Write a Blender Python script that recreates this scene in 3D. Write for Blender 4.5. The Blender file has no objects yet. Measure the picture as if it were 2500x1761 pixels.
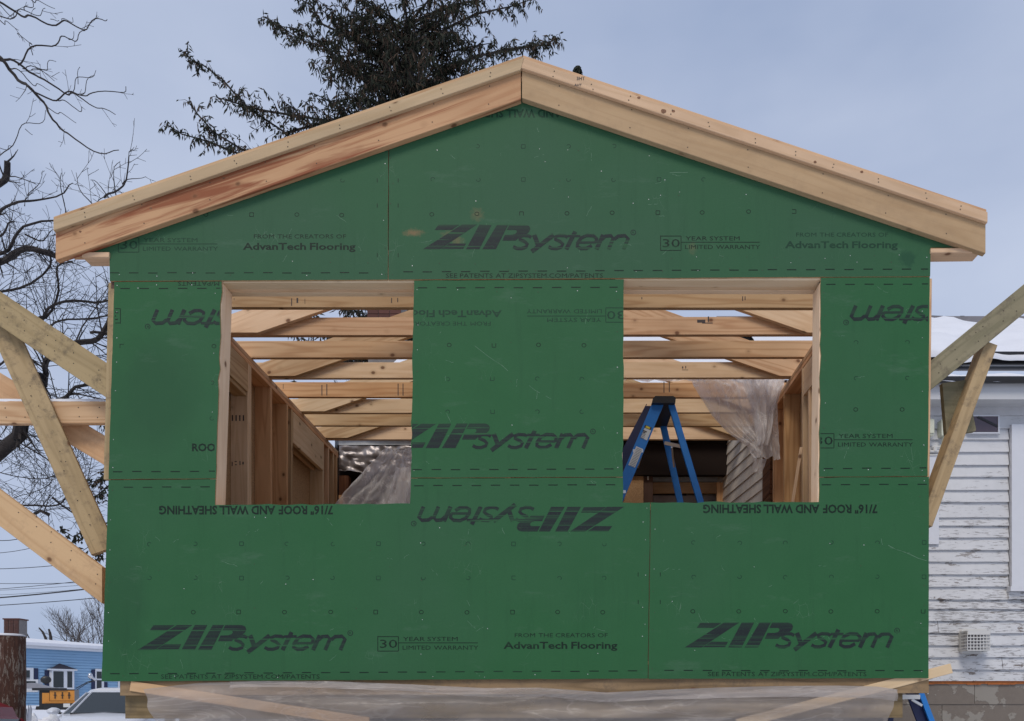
import bpy, bmesh, math, random
from mathutils import Vector, Matrix, noise as mnoise
R = random.Random(7)
C = bpy.context.scene.collection
F, D, PX, PY, EYE = 1893.0, 4.709, 1392.0, 1713.0, 1.6
# ---------------------------------------------------------------- camera, sky, sun, exposure
cam = bpy.data.cameras.new('camera'); co = bpy.data.objects.new('camera', cam); C.objects.link(co)
co.location = (0, -D, EYE); co.rotation_euler = (math.radians(90), 0, 0)
cam.sensor_width = 36; cam.lens = 36 * F / 2500
cam.shift_x = -(PX - 1250) / 2500; cam.shift_y = (PY - 880.5) / 2500
cam.clip_start = .05; cam.clip_end = 3000
bpy.context.scene.camera = co
sc = bpy.context.scene
sc.view_settings.view_transform = 'Standard'; sc.view_settings.look = 'None'
sc.view_settings.exposure = 0.22; sc.view_settings.gamma = 1
w = bpy.data.worlds.new('World'); sc.world = w; w.use_nodes = True
nt = w.node_tree; nt.nodes.clear()
def wn(t): return nt.nodes.new(t)
out = wn('ShaderNodeOutputWorld'); bg = wn('ShaderNodeBackground'); bg2 = wn('ShaderNodeBackground'); add = wn('ShaderNodeMixShader'); add.inputs[0].default_value = .85
sky = wn('ShaderNodeTexSky'); sky.sky_type = 'NISHITA'; sky.sun_disc = False
SE, SR = math.radians(48), math.radians(205)
sky.sun_elevation = SE; sky.sun_rotation = SR
bg.inputs['Strength'].default_value = .05
nt.links.new(sky.outputs[0], bg.inputs[0])
tc = wn('ShaderNodeTexCoord'); mp = wn('ShaderNodeMapping'); mp.inputs['Scale'].default_value = (1, 1, 2.2)
n1 = wn('ShaderNodeTexNoise'); n1.inputs['Scale'].default_value = 1.7; n1.inputs['Detail'].default_value = 5; n1.inputs['Roughness'].default_value = .5
rp = wn('ShaderNodeValToRGB')
rp.color_ramp.elements[0].position = .36; rp.color_ramp.elements[0].color = (.335, .412, .590, 1)
rp.color_ramp.elements[1].position = .68; rp.color_ramp.elements[1].color = (.515, .580, .735, 1)
nt.links.new(tc.outputs['Generated'], mp.inputs[0]); nt.links.new(mp.outputs[0], n1.inputs['Vector'])
nt.links.new(n1.outputs[0], rp.inputs[0]); nt.links.new(rp.outputs[0], bg2.inputs[0])
bg2.inputs['Strength'].default_value = 1.0
nt.links.new(bg.outputs[0], add.inputs[1]); nt.links.new(bg2.outputs[0], add.inputs[2]); nt.links.new(add.outputs[0], out.inputs[0])
sl = bpy.data.lights.new('sun', 'SUN'); sl.energy = 1.5; sl.angle = math.radians(22); sl.color = (1, .90, .78)
so = bpy.data.objects.new('sun', sl); C.objects.link(so); so.location = (2, -10, 20)
sd = Vector((-.3, -1, 1.25)).normalized()      # towards the bright part of the cloud
so.rotation_euler = sd.to_track_quat('Z', 'Y').to_euler()

# ---------------------------------------------------------------- helpers
def W(px, py, y=0.0):
    d = y + D
    return Vector(((px - PX) * d / F, y, EYE + (PY - py) * d / F))
def wloc(o):
    v = Vector((0, 0, 0))
    while o is not None: v += o.location; o = o.parent
    return v
def thing(name, label, cat, loc, group=None):
    o = bpy.data.objects.new(name, None); C.objects.link(o); o.location = loc; o.empty_display_size = .2
    o['label'] = label; o['category'] = cat
    if group: o['group'] = group
    return o
def tag(o, label, cat, group=None, kind=None):
    o['label'] = label
    if cat: o['category'] = cat
    if group: o['group'] = group
    if kind: o['kind'] = kind
    return o
class MB:
    def __init__(s): s.v = []; s.f = []; s.m = []; s.g = []
    def add(s, vs, fs, gc=None, mi=0):
        b = len(s.v); s.v += [Vector(p) for p in vs]
        s.g += [Vector(p) for p in (gc if gc else vs)]
        for f in fs: s.f.append([b + i for i in f]); s.m.append(mi)
    def box(s, x0, x1, y0, y1, z0, z1, ax=None, mi=0):
        e = (x1 - x0, y1 - y0, z1 - z0)
        if ax is None: ax = max(range(3), key=lambda i: e[i])
        k = [ax, (ax + 1) % 3, (ax + 2) % 3]
        vs = [(x, y, z) for x in (x0, x1) for y in (y0, y1) for z in (z0, z1)]
        s.add(vs, [(0, 1, 3, 2), (4, 6, 7, 5), (0, 4, 5, 1), (2, 3, 7, 6), (0, 2, 6, 4), (1, 5, 7, 3)], [(p[k[0]], p[k[1]], p[k[2]]) for p in vs], mi)
    def obox(s, c, ux, uy, uz, mi=0):
        vs = [c + ux * a + uy * b + uz * d for a in (-.5, .5) for b in (-.5, .5) for d in (-.5, .5)]
        lx, ly, lz = ux.length, uy.length, uz.length
        gc = [(a * lx, b * ly, d * lz) for a in (-.5, .5) for b in (-.5, .5) for d in (-.5, .5)]
        s.add(vs, [(0, 1, 3, 2), (4, 6, 7, 5), (0, 4, 5, 1), (2, 3, 7, 6), (0, 2, 6, 4), (1, 5, 7, 3)], gc, mi)
    def prism(s, pts, y0, y1, ang=0., mi=0, side=None):
        n = len(pts); ca, sa = math.cos(ang), math.sin(ang)
        vs = [Vector((p[0], y0, p[1])) for p in pts] + [Vector((p[0], y1, p[1])) for p in pts]
        gc = [(p.x * ca + p.z * sa, p.y, -p.x * sa + p.z * ca) for p in vs]
        s.add(vs, [list(range(n)), list(range(2 * n - 1, n - 1, -1))], gc, mi)
        b = len(s.v) - 2 * n
        for i in range(n):
            j = (i + 1) % n; s.f.append([b + j, b + i, b + n + i, b + n + j]); s.m.append(mi if side is None else side)
    def board(s, P0, P1, wd, w, t, n0=None, n1=None, ch=.0025, mi=0):
        P0, P1 = Vector(P0), Vector(P1); L = (P1 - P0); ln = L.length; L.normalize()
        wd = Vector(wd); wd = (wd - L * wd.dot(L)).normalized(); td = L.cross(wd)
        a, b, c = w / 2, t / 2, ch
        sec = [(-a + c, -b), (a - c, -b), (a, -b + c), (a, b - c), (a - c, b), (-a + c, b), (-a, b - c), (-a, -b + c)]
        vs, gc = [], []
        for P, nn, base in ((P0, n0, 0), (P1, n1, ln)):
            nn = Vector(nn) if nn else L
            for (q, r) in sec:
                o = wd * q + td * r; k = -o.dot(nn) / L.dot(nn)
                vs.append(P + o + L * k); gc.append((base + k, q, r))
        fs = [[7, 6, 5, 4, 3, 2, 1, 0], list(range(8, 16))] + [[i, (i + 1) % 8, 8 + (i + 1) % 8, 8 + i] for i in range(8)]
        s.add(vs, fs, gc, mi)
    def tube(s, pts, rad, n=5, mi=0, cap=True):
        pts = [Vector(p) for p in pts]; m = len(pts); b = len(s.v); acc = 0
        for i, p in enumerate(pts):
            d = (pts[min(i + 1, m - 1)] - pts[max(i - 1, 0)])
            if d.length < 1e-9: d = Vector((0, 0, 1))
            d.normalize(); u = d.cross(Vector((0.13, 0.27, 1)) if abs(d.z) < .95 else Vector((1, 0, 0))).normalized(); v = d.cross(u)
            if i: acc += (p - pts[i - 1]).length
            r = rad[i] if isinstance(rad, (list, tuple)) else rad
            for k in range(n):
                a = 2 * math.pi * k / n
                s.v.append(p + (u * math.cos(a) + v * math.sin(a)) * r); s.g.append(Vector((acc, math.cos(a) * r, math.sin(a) * r)))
        for i in range(m - 1):
            for k in range(n):
                s.f.append([b + i * n + k, b + i * n + (k + 1) % n, b + (i + 1) * n + (k + 1) % n, b + (i + 1) * n + k]); s.m.append(mi)
        if cap and n > 2:
            s.f.append([b + k for k in range(n)][::-1]); s.m.append(mi)
            s.f.append([b + (m - 1) * n + k for k in range(n)]); s.m.append(mi)
    def grid(s, rows, mi=0, close=False):
        b = len(s.v); n = len(rows[0])
        for r in rows:
            for p in r: s.v.append(Vector(p)); s.g.append(Vector(p))
        for i in range(len(rows) - 1):
            for j in range(n - (0 if close else 1)):
                k = (j + 1) % n
                s.f.append([b + i * n + j, b + i * n + k, b + (i + 1) * n + k, b + (i + 1) * n + j]); s.m.append(mi)
    def build(s, name, mats, parent=None, smooth=False, origin=None, fixn=True):
        if not isinstance(mats, (list, tuple)): mats = [mats]
        c = Vector(origin) if origin is not None else sum(s.v, Vector()) / max(1, len(s.v))
        me = bpy.data.meshes.new(name)
        me.from_pydata([p - c for p in s.v], [], s.f)
        for m in mats: me.materials.append(m)
        me.polygons.foreach_set('material_index', s.m)
        if smooth: me.polygons.foreach_set('use_smooth', [True] * len(s.f))
        at = me.attributes.new('gc', 'FLOAT_VECTOR', 'POINT')
        at.data.foreach_set('vector', [x for g in s.g for x in g])
        me.update()
        if fixn and len(s.f) < 4000:
            bm = bmesh.new(); bm.from_mesh(me); bmesh.ops.recalc_face_normals(bm, faces=bm.faces); bm.to_mesh(me); bm.free()
        o = bpy.data.objects.new(name, me); C.objects.link(o)
        if parent: o.parent = parent; o.location = c - wloc(parent)
        else: o.location = c
        return o
def bx(name, mat, parent, *a, **k):
    m = MB(); m.box(*a, **k); return m.build(name, mat, parent)

# ---------------------------------------------------------------- materials
def newmat(name):
    m = bpy.data.materials.new(name); m.use_nodes = True
    t = m.node_tree; t.nodes.clear()
    o = t.nodes.new('ShaderNodeOutputMaterial'); p = t.nodes.new('ShaderNodeBsdfPrincipled')
    t.links.new(p.outputs[0], o.inputs[0])
    return m, t, p, o
class NT:
    def __init__(s, t): s.t = t
    def n(s, ty, **k):
        x = s.t.nodes.new(ty)
        for a, b in k.items(): setattr(x, a, b)
        return x
    def L(s, a, b): s.t.links.new(a, b)
    def val(s, x, inp):
        if isinstance(x, (int, float)): inp.default_value = x
        elif isinstance(x, (tuple, list)): inp.default_value = tuple(x) + ((1,) if len(x) == 3 and len(inp.default_value) == 4 else ())
        else: s.L(x, inp)
    def math(s, op, a, b=0., c=None, clamp=False):
        x = s.n('ShaderNodeMath', operation=op, use_clamp=clamp); s.val(a, x.inputs[0]); s.val(b, x.inputs[1])
        if c is not None: s.val(c, x.inputs[2])
        return x.outputs[0]
    def mix(s, f, a, b, bt='MIX'):
        x = s.n('ShaderNodeMix', data_type='RGBA', blend_type=bt); s.val(f, x.inputs[0]); s.val(a, x.inputs[6]); s.val(b, x.inputs[7])
        return x.outputs[2]
    def noise(s, vec, scale=5, detail=3, rough=.5, mp=None, dist=0):
        if mp: vec = s.mapping(vec, mp)
        x = s.n('ShaderNodeTexNoise'); s.L(vec, x.inputs['Vector']); x.inputs['Scale'].default_value = scale
        x.inputs['Detail'].default_value = detail; x.inputs['Roughness'].default_value = rough; x.inputs['Distortion'].default_value = dist
        return x.outputs[0]
    def mapping(s, vec, sc_):
        x = s.n('ShaderNodeMapping'); s.L(vec, x.inputs[0]); x.inputs['Scale'].default_value = sc_; return x.outputs[0]
    def ramp(s, f, p0, p1, c0=(0, 0, 0, 1), c1=(1, 1, 1, 1)):
        x = s.n('ShaderNodeMapRange', clamp=True); s.val(f, x.inputs[0]); x.inputs[1].default_value = p0; x.inputs[2].default_value = p1
        return x.outputs[0]
    def bump(s, h, st, dist, p):
        x = s.n('ShaderNodeBump'); x.inputs['Strength'].default_value = st; x.inputs['Distance'].default_value = dist
        s.L(h, x.inputs['Height']); s.L(x.outputs[0], p.inputs['Normal'])
    def pos(s): return s.n('ShaderNodeNewGeometry').outputs['Position']
    def gc(s):
        a = s.n('ShaderNodeAttribute', attribute_name='gc'); r = s.n('ShaderNodeObjectInfo')
        cx = s.n('ShaderNodeCombineXYZ'); k = s.math('MULTIPLY', r.outputs['Random'], 37.)
        s.L(k, cx.inputs[0]); s.L(k, cx.inputs[1]); s.L(k, cx.inputs[2])
        v = s.n('ShaderNodeVectorMath', operation='ADD'); s.L(a.outputs['Vector'], v.inputs[0]); s.L(cx.outputs[0], v.inputs[1])
        return v.outputs[0], r.outputs['Random']
def wood(name, c0, c1, knot=(.13, .055, .025), ring=46., contrast=.7, stain=None, stain_amt=0., rough=.75, knots=1., dirt=0., dirtc=(.1, .08, .06)):
    m, t, p, o = newmat(name); N = NT(t); g, rnd = N.gc()
    big = N.noise(g, 1, 2, .5, mp=(.55, 7.5, 7.5))
    ring_ = N.math('MULTIPLY_ADD', N.math('SINE', N.math('MULTIPLY', big, ring)), .5, .5)
    fine = N.noise(g, 1, 3, .6, mp=(3, 160, 160))
    f = N.math('MULTIPLY', N.math('POWER', ring_, 2.2), contrast)
    f = N.math('MULTIPLY_ADD', N.math('SUBTRACT', fine, .5), .55, f, clamp=True)
    col = N.mix(f, c0, c1)
    blot = N.noise(g, 1, 3, .55, mp=(1.6, 5, 5))
    col = N.mix(N.math('MULTIPLY', N.ramp(blot, .42, .72), .35), col, tuple(x * .74 for x in c1))
    if stain:
        st = N.noise(g, 1, 4, .6, mp=(.8, 13, 13), dist=.6)
        col = N.mix(N.math('MULTIPLY', N.ramp(st, .5, .6), stain_amt), col, stain)
    if dirt:
        dn = N.noise(g, 9, 6, .78)
        col = N.mix(N.math('MULTIPLY', N.ramp(dn, .50, .68), dirt), col, dirtc)
    v = N.n('ShaderNodeTexVoronoi'); N.L(N.mapping(g, (3.6, 4.6, 4.6)), v.inputs['Vector']); v.inputs['Scale'].default_value = 1.4; v.inputs['Randomness'].default_value = 1
    kd = N.ramp(v.outputs['Distance'], .115, .06); halo = N.ramp(v.outputs['Distance'], .21, .08)
    col = N.mix(N.math('MULTIPLY', halo, .4 * knots), col, tuple(x * .7 for x in c1))
    col = N.mix(N.math('MULTIPLY', kd, .85 * knots), col, knot)
    hsv = N.n('ShaderNodeHueSaturation'); N.L(col, hsv.inputs['Color'])
    N.L(N.math('MULTIPLY_ADD', rnd, .26, .86), hsv.inputs['Value']); N.L(N.math('MULTIPLY_ADD', rnd, -.014, .507), hsv.inputs['Hue'])
    N.L(hsv.outputs[0], p.inputs['Base Color']); p.inputs['Roughness'].default_value = rough; p.inputs['Specular IOR Level'].default_value = .25
    N.bump(N.math('ADD', fine, f), .35, .0012, p)
    return m
M = {}
M['spruce'] = wood('spruce', (.64, .43, .245), (.45, .255, .125))
M['spruce_pale'] = wood('spruce_pale', (.78, .57, .36), (.60, .385, .205), contrast=.4)
M['spruce_warm'] = wood('spruce_warm', (.72, .43, .22), (.52, .26, .115), contrast=.7)
M['rake_plain'] = wood('rake_plain', (.49, .33, .185), (.38, .235, .12), contrast=.3, knots=.4, dirt=.25, dirtc=(.3, .2, .12))
M['rake_red'] = wood('rake_red', (.57, .33, .175), (.41, .19, .09), contrast=.5, stain=(.25, .07, .03), stain_amt=.9)
M['rake_trim'] = wood('rake_trim', (.60, .42, .255), (.46, .30, .16), contrast=.4, stain=(.36, .28, .18), stain_amt=.2)
M['treated'] = wood('treated', (.27, .19, .10), (.16, .11, .055), contrast=.7, dirt=.6)
M['treated_green'] = wood('treated_green', (.25, .22, .135), (.15, .14, .08), contrast=.5, dirt=.7)
M['brace_pale'] = wood('brace_pale', (.62, .41, .22), (.48, .285, .14), contrast=.45, dirt=.35, dirtc=(.28, .17, .1))
M['brace_worn'] = wood('brace_worn', (.42, .31, .165), (.29, .21, .105), contrast=.55, dirt=.8, dirtc=(.13, .10, .065))
M['old_plank'] = wood('old_plank', (.20, .085, .04), (.10, .04, .02), contrast=.8)
M['jamb_pale'] = wood('jamb_pale', (.82, .64, .43), (.68, .47, .27), contrast=.3)
M['dark_brown'] = wood('dark_brown', (.13, .075, .055), (.09, .05, .035), contrast=.3, knots=0)

def osb():
    m, t, p, o = newmat('strand_board'); N = NT(t); g, rnd = N.gc()
    v = N.n('ShaderNodeTexVoronoi'); N.L(N.mapping(g, (22, 60, 60)), v.inputs['Vector'])
    h = N.n('ShaderNodeSeparateColor'); N.L(v.outputs['Color'], h.inputs[0])
    col = N.mix(h.outputs[0], (.50, .31, .15), (.26, .13, .055)); n = N.noise(g, 30, 3)
    col = N.mix(N.math('MULTIPLY', n, .4), col, (.60, .42, .22))
    N.L(col, p.inputs['Base Color']); p.inputs['Roughness'].default_value = .8; N.bump(h.outputs[0], .4, .002, p); return m
M['osb'] = osb()

def green(name, gable_shade):
    m, t, p, o = newmat(name); N = NT(t); P = N.pos()
    sp = N.n('ShaderNodeSeparateXYZ'); N.L(P, sp.inputs[0])
    fine = N.noise(P, 1, 4, .65, mp=(60, 60, 220)); med = N.noise(P, 3.2, 4, .6); big = N.noise(P, .8, 3, .5)
    col = N.mix(med, (.020, .098, .034), (.028, .120, .043))
    col = N.mix(N.math('MULTIPLY', N.ramp(fine, .45, .8), .35), col, (.019, .075, .032))
    # wear: chalky scuffs, dark rubs
    sc1 = N.ramp(N.noise(P, 9, 7, .78), .66, .80)
    col = N.mix(N.math('MULTIPLY', sc1, .42), col, (.14, .21, .15))
    sc2 = N.ramp(N.noise(P, 6, 6, .8, dist=.5), .66, .78)
    col = N.mix(N.math('MULTIPLY', sc2, .5), col, (.012, .050, .024))
    # weathered blotches on every sheet; gable shade is painted in as a duller tone
    dull = N.math('MULTIPLY_ADD', N.ramp(big, .40, .65), .25, gable_shade)
    col = N.mix(dull, col, (.043, .090, .058))
    # thin scratches
    v = N.n('ShaderNodeTexVoronoi'); v.feature = 'DISTANCE_TO_EDGE'; N.L(N.mapping(P, (5, 5, 2.2)), v.inputs['Vector'])
    scr = N.math('MULTIPLY', N.ramp(v.outputs['Distance'], .006, .002), N.ramp(N.noise(P, 4, 2), .62, .70))
    col = N.mix(N.math('MULTIPLY', scr, .45), col, (.25, .33, .26))
    # orange mud marks near the upper logo
    for (a, b, rx, rz, amt) in ((1010, 568, .075, .028, .6), (1100, 575, .07, .045, .3), (1165, 524, .05, .05, .28), (1118, 590, .05, .03, .3), (1690, 606, .03, .05, .2)):
        q = W(a, b, 0); dx = N.math('MULTIPLY', N.math('SUBTRACT', sp.outputs[0], q.x), 1 / rx); dz = N.math('MULTIPLY', N.math('SUBTRACT', sp.outputs[2], q.z), 1 / rz)
        rr = N.math('SQRT', N.math('ADD', N.math('MULTIPLY', dx, dx), N.math('MULTIPLY', dz, dz)))
        rr = N.math('ADD', rr, N.math('MULTIPLY_ADD', N.noise(P, 40, 4, .7), 1.8, -.9))
        col = N.mix(N.math('MULTIPLY', N.ramp(rr, 1.0, .2), amt), col, (.27, .15, .075))
    q = W(2215, 632, 0); dx = N.math('MULTIPLY', N.math('SUBTRACT', sp.outputs[0], q.x), 1 / .055); dz = N.math('MULTIPLY', N.math('SUBTRACT', sp.outputs[2], q.z), 1 / .05)
    rr = N.math('SQRT', N.math('ADD', N.math('MULTIPLY', dx, dx), N.math('MULTIPLY', dz, dz)))
    rr = N.math('ADD', rr, N.math('MULTIPLY_ADD', N.noise(P, 22, 4, .7), 1.6, -.8))
    col = N.mix(N.math('MULTIPLY', N.ramp(rr, 1.1, .6), .6), col, (.012, .058, .03))
    # smudged darker areas near the left edge
    for (a, b, rx, rz) in ((380, 960, .27, .36), (300, 1480, .16, .42)):
        q = W(a, b, 0); dx = N.math('MULTIPLY', N.math('SUBTRACT', sp.outputs[0], q.x), 1 / rx); dz = N.math('MULTIPLY', N.math('SUBTRACT', sp.outputs[2], q.z), 1 / rz)
        rr = N.math('SQRT', N.math('ADD', N.math('MULTIPLY', dx, dx), N.math('MULTIPLY', dz, dz)))
        rr = N.math('ADD', rr, N.math('MULTIPLY_ADD', N.noise(P, 5, 4, .6), 1.1, -.55))
        col = N.mix(N.math('MULTIPLY', N.ramp(rr, 1.2, .5), .4), col, (.017, .066, .029))
    # rain runs and rubbed dirt
    run = N.noise(P, 1, 5, .7, mp=(14, 14, 1.2)); col = N.mix(N.math('MULTIPLY', N.ramp(run, .55, .75), .28), col, (.014, .060, .026))
    sm = N.ramp(N.noise(P, 1, 5, .75, mp=(2.2, 2, 7)), .58, .74); col = N.mix(N.math('MULTIPLY', sm, .30), col, (.10, .17, .115))
    N.L(col, p.inputs['Base Color']); p.inputs['Roughness'].default_value = .66; p.inputs['Specular IOR Level'].default_value = .22
    N.bump(N.math('ADD', N.noise(P, 2.0, 2), N.math('MULTIPLY', fine, .15)), .25, .012, p); return m
M['green'] = green('green_sheathing', .0); M['green_shaded'] = green('shaded_green_sheathing', .30)
def printm(name, c, streak):
    m, t, p, o = newmat(name); N = NT(t); P = N.pos()
    col = c
    st = N.noise(P, 1, 2, .7, mp=(1.1, 1, 75)); st2 = N.noise(P, 1, 2, .5, mp=(.8, 1, 45)); wr = N.noise(P, 70, 3, .7)
    f = N.math('MAXIMUM', N.math('MULTIPLY', N.ramp(st, .57, .63), streak), N.math('MULTIPLY', N.ramp(wr, .56, .72), .4))
    f = N.math('MAXIMUM', f, N.math('MULTIPLY', N.ramp(st2, .45, .7), streak * .35))
    N.L(N.mix(f, c, (.026, .108, .040)), p.inputs['Base Color']); p.inputs['Roughness'].default_value = .6; p.inputs['Specular IOR Level'].default_value = .25; return m
M['print'] = printm('black_print', (.012, .018, .019), .8)
M['print_small'] = printm('dark_green_print', (.003, .013, .007), .25)
M['print_faint'] = printm('faint_print', (.008, .040, .020), .35)
def simple(name, c, rough=.6, metal=0., spec=.5, var=0., nscale=8, bump=0., bscale=40, coat=0.):
    m, t, p, o = newmat(name); N = NT(t)
    p.inputs['Roughness'].default_value = rough; p.inputs['Metallic'].default_value = metal; p.inputs['Specular IOR Level'].default_value = spec
    if coat: p.inputs['Coat Weight'].default_value = coat; p.inputs['Coat Roughness'].default_value = .05
    if var:
        P = N.pos(); n = N.noise(P, nscale, 5, .65)
        N.L(N.mix(N.ramp(n, .3, .7), tuple(x * (1 - var) for x in c), tuple(min(1, x * (1 + var * .6)) for x in c)), p.inputs['Base Color'])
    else: p.inputs['Base Color'].default_value = (*c, 1)
    if bump: N.bump(N.noise(N.pos(), bscale, 4, .6), bump, .01, p)
    return m
M['nail'] = simple('nail_head', (.50, .51, .49), .5, .3)
M['nail_dark'] = simple('nail_hole', (.06, .045, .03), .8)
M['ink'] = simple('lumber_ink', (.05, .04, .04), .7)
M['snow'] = simple('snow', (.69, .71, .76), .8, var=.06, nscale=2, bump=.6, bscale=5)
M['snow_lumpy'] = simple('trodden_snow', (.74, .76, .80), .85, var=.12, nscale=9, bump=.8, bscale=14)
M['gutter'] = simple('black_gutter', (.018, .018, .020), .35)
M['old_cream'] = simple('old_cream_paint', (.66, .60, .52), .6, var=.15, nscale=9)
M['fascia'] = simple('white_fascia', (.58, .59, .60), .5, var=.06, nscale=3)
M['shadow_trim'] = simple('eave_shadow_brown', (.17, .15, .14), .8, var=.2)
M['trim_white'] = simple('white_trim', (.64, .66, .70), .5, var=.03)
M['plastic_white'] = simple('white_moulding', (.62, .62, .60), .4)
M['cream'] = simple('cream_box', (.60, .62, .50), .4)
M['black'] = simple('black_plastic', (.015, .015, .016), .4)
M['rubber'] = simple('rubber', (.02, .02, .02), .8)
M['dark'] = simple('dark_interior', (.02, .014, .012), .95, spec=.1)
M['steel'] = simple('aluminium', (.62, .62, .60), .35, .8)
M['ladder_blue'] = simple('blue_fibreglass', (.015, .19, .56), .45, var=.12, nscale=12, bump=.1)
M['ladder_navy'] = simple('navy_fibreglass', (.006, .012, .06), .45)
M['sticker'] = simple('white_sticker', (.66, .66, .62), .5)
M['sticker_yellow'] = simple('yellow_sticker', (.70, .55, .05), .5)
M['orange'] = simple('orange_rust', (.42, .13, .03), .8, var=.4, nscale=30)
M['orange_paint'] = simple('orange_paint', (.62, .25, .035), .4, var=.1)
M['car_white'] = simple('white_car_paint', (.66, .68, .72), .3, coat=.6)
M['car_red'] = simple('red_car_paint', (.20, .008, .018), .35, coat=.15)
M['navy'] = simple('navy_shutter', (.008, .015, .06), .5)
M['navy_roof'] = simple('dark_shingle', (.02, .02, .035), .8)
M['glass'] = simple('window_glass', (.02, .028, .032), .08, spec=.5)
M['glass_mauve'] = simple('tinted_pane', (.085, .065, .085), .12, spec=.5)
M['wire'] = simple('wire', (.02, .02, .022), .7)
M['needle'] = simple('needles', (.026, .030, .019), .8, var=.35, nscale=5, spec=.2)
M['cone'] = simple('cones', (.075, .050, .034), .8, var=.3, nscale=5, spec=.2)
M['bark'] = simple('dark_bark', (.035, .028, .025), .9, var=.3, nscale=10, bump=.5)
M['bark_pale'] = simple('grey_bark', (.075, .062, .056), .9, var=.3, nscale=10)
M['metal_sheet'] = simple('dull_metal_sheet', (.26, .24, .24), .38, .55, var=.2, nscale=5)
M['flashing'] = simple('white_flashing', (.50, .52, .53), .5, var=.2, nscale=12)
M['soil'] = simple('trampled_soil', (.10, .08, .065), .95, var=.3, nscale=3, bump=.6, bscale=9)
M['mirror'] = simple('mirror', (.6, .6, .62), .08, 1.)
M['black_wrap'] = simple('black_wrap', (.012, .012, .016), .35, bump=.6, bscale=9)

def peel():
    m, t, p, o = newmat('peeling_white_paint'); N = NT(t); P = N.pos(); g, rnd = N.gc()
    sp = N.n('ShaderNodeSeparateXYZ'); N.L(P, sp.inputs[0])
    base = N.mix(N.noise(P, 3, 4), (.54, .55, .56), (.66, .67, .69))
    grain = N.noise(P, 1, 6, .72, mp=(9, 9, 75)); where = N.noise(P, 1.5, 4, .65, mp=(1, 1, 2.4))
    low = N.ramp(sp.outputs[2], 4.0, 2.6)       # older lower boards have lost more paint than those under the eave
    th = N.math('MULTIPLY_ADD', low, -.085, .645)
    th = N.math('MULTIPLY_ADD', where, -.34, N.math('ADD', th, .165))
    cr = N.math('SUBTRACT', grain, th)
    crack = N.ramp(cr, 0., .03)
    col = N.mix(N.math('MULTIPLY', N.ramp(N.noise(P, 14, 5, .7), .45, .75), .18), base, (.36, .37, .38))
    col = N.mix(N.math('MULTIPLY', crack, .68), col, (.16, .145, .14))
    big = N.ramp(N.noise(P, 1, 5, .75, mp=(4, 4, 16)), .615, .63)
    col = N.mix(N.math('MULTIPLY', N.math('MULTIPLY', big, low), .9), col, (.15, .12, .10))
    N.L(col, p.inputs['Base Color']); p.inputs['Roughness'].default_value = .6
    N.bump(N.math('SUBTRACT', 1., N.math('ADD', crack, big)), .5, .004, p); return m
M['peel'] = peel()
def concrete():
    m, t, p, o = newmat('weathered_block'); N = NT(t); P = N.pos(); g, rnd = N.gc()
    b = N.mix(N.noise(P, 18, 6, .7), (.15, .125, .105), (.22, .19, .16))
    par = N.ramp(N.noise(P, 2.3, 6, .62), .49, .505)
    col = N.mix(N.math('MULTIPLY', par, .8), b, (.30, .28, .245))
    N.L(col, p.inputs['Base Color']); p.inputs['Roughness'].default_value = .9
    N.bump(N.math('ADD', par, N.math('MULTIPLY', N.noise(P, 90, 3), .3)), .5, .006, p); return m
M['block'] = concrete()
M['mortar'] = simple('mortar', (.21, .19, .175), .95, var=.2)
def brickm(name, c):
    m, t, p, o = newmat(name); N = NT(t); P = N.pos(); g, rnd = N.gc()
    N.L(N.mix(N.math('MULTIPLY_ADD', N.noise(P, 12, 3), .5, N.math('MULTIPLY', rnd, .5)), c, tuple(x * .5 for x in c)), p.inputs['Base Color'])
    p.inputs['Roughness'].default_value = .9; return m
M['brick'] = brickm('brick', (.13, .052, .038))
def siding(name, c):
    m, t, p, o = newmat(name); N = NT(t); P = N.pos()
    N.L(N.mix(N.noise(P, 1.5, 3), tuple(x * .9 for x in c), c), p.inputs['Base Color']); p.inputs['Roughness'].default_value = .45; return m
M['blue_siding'] = siding('blue_vinyl', (.24, .41, .60))
def polem():
    m, t, p, o = newmat('rotting_post'); N = NT(t); P = N.pos()
    n = N.noise(P, 1, 6, .75, mp=(26, 26, 6)); k = N.ramp(n, .53, .56)
    col = N.mix(N.noise(P, 1, 4, .7, mp=(40, 40, 8)), (.022, .012, .010), (.13, .055, .032))
    col = N.mix(N.math('MULTIPLY', k, .75), col, (.28, .25, .21))
    N.L(col, p.inputs['Base Color']); p.inputs['Roughness'].default_value = .9; N.bump(n, .9, .03, p); return m
M['post'] = polem()
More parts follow.
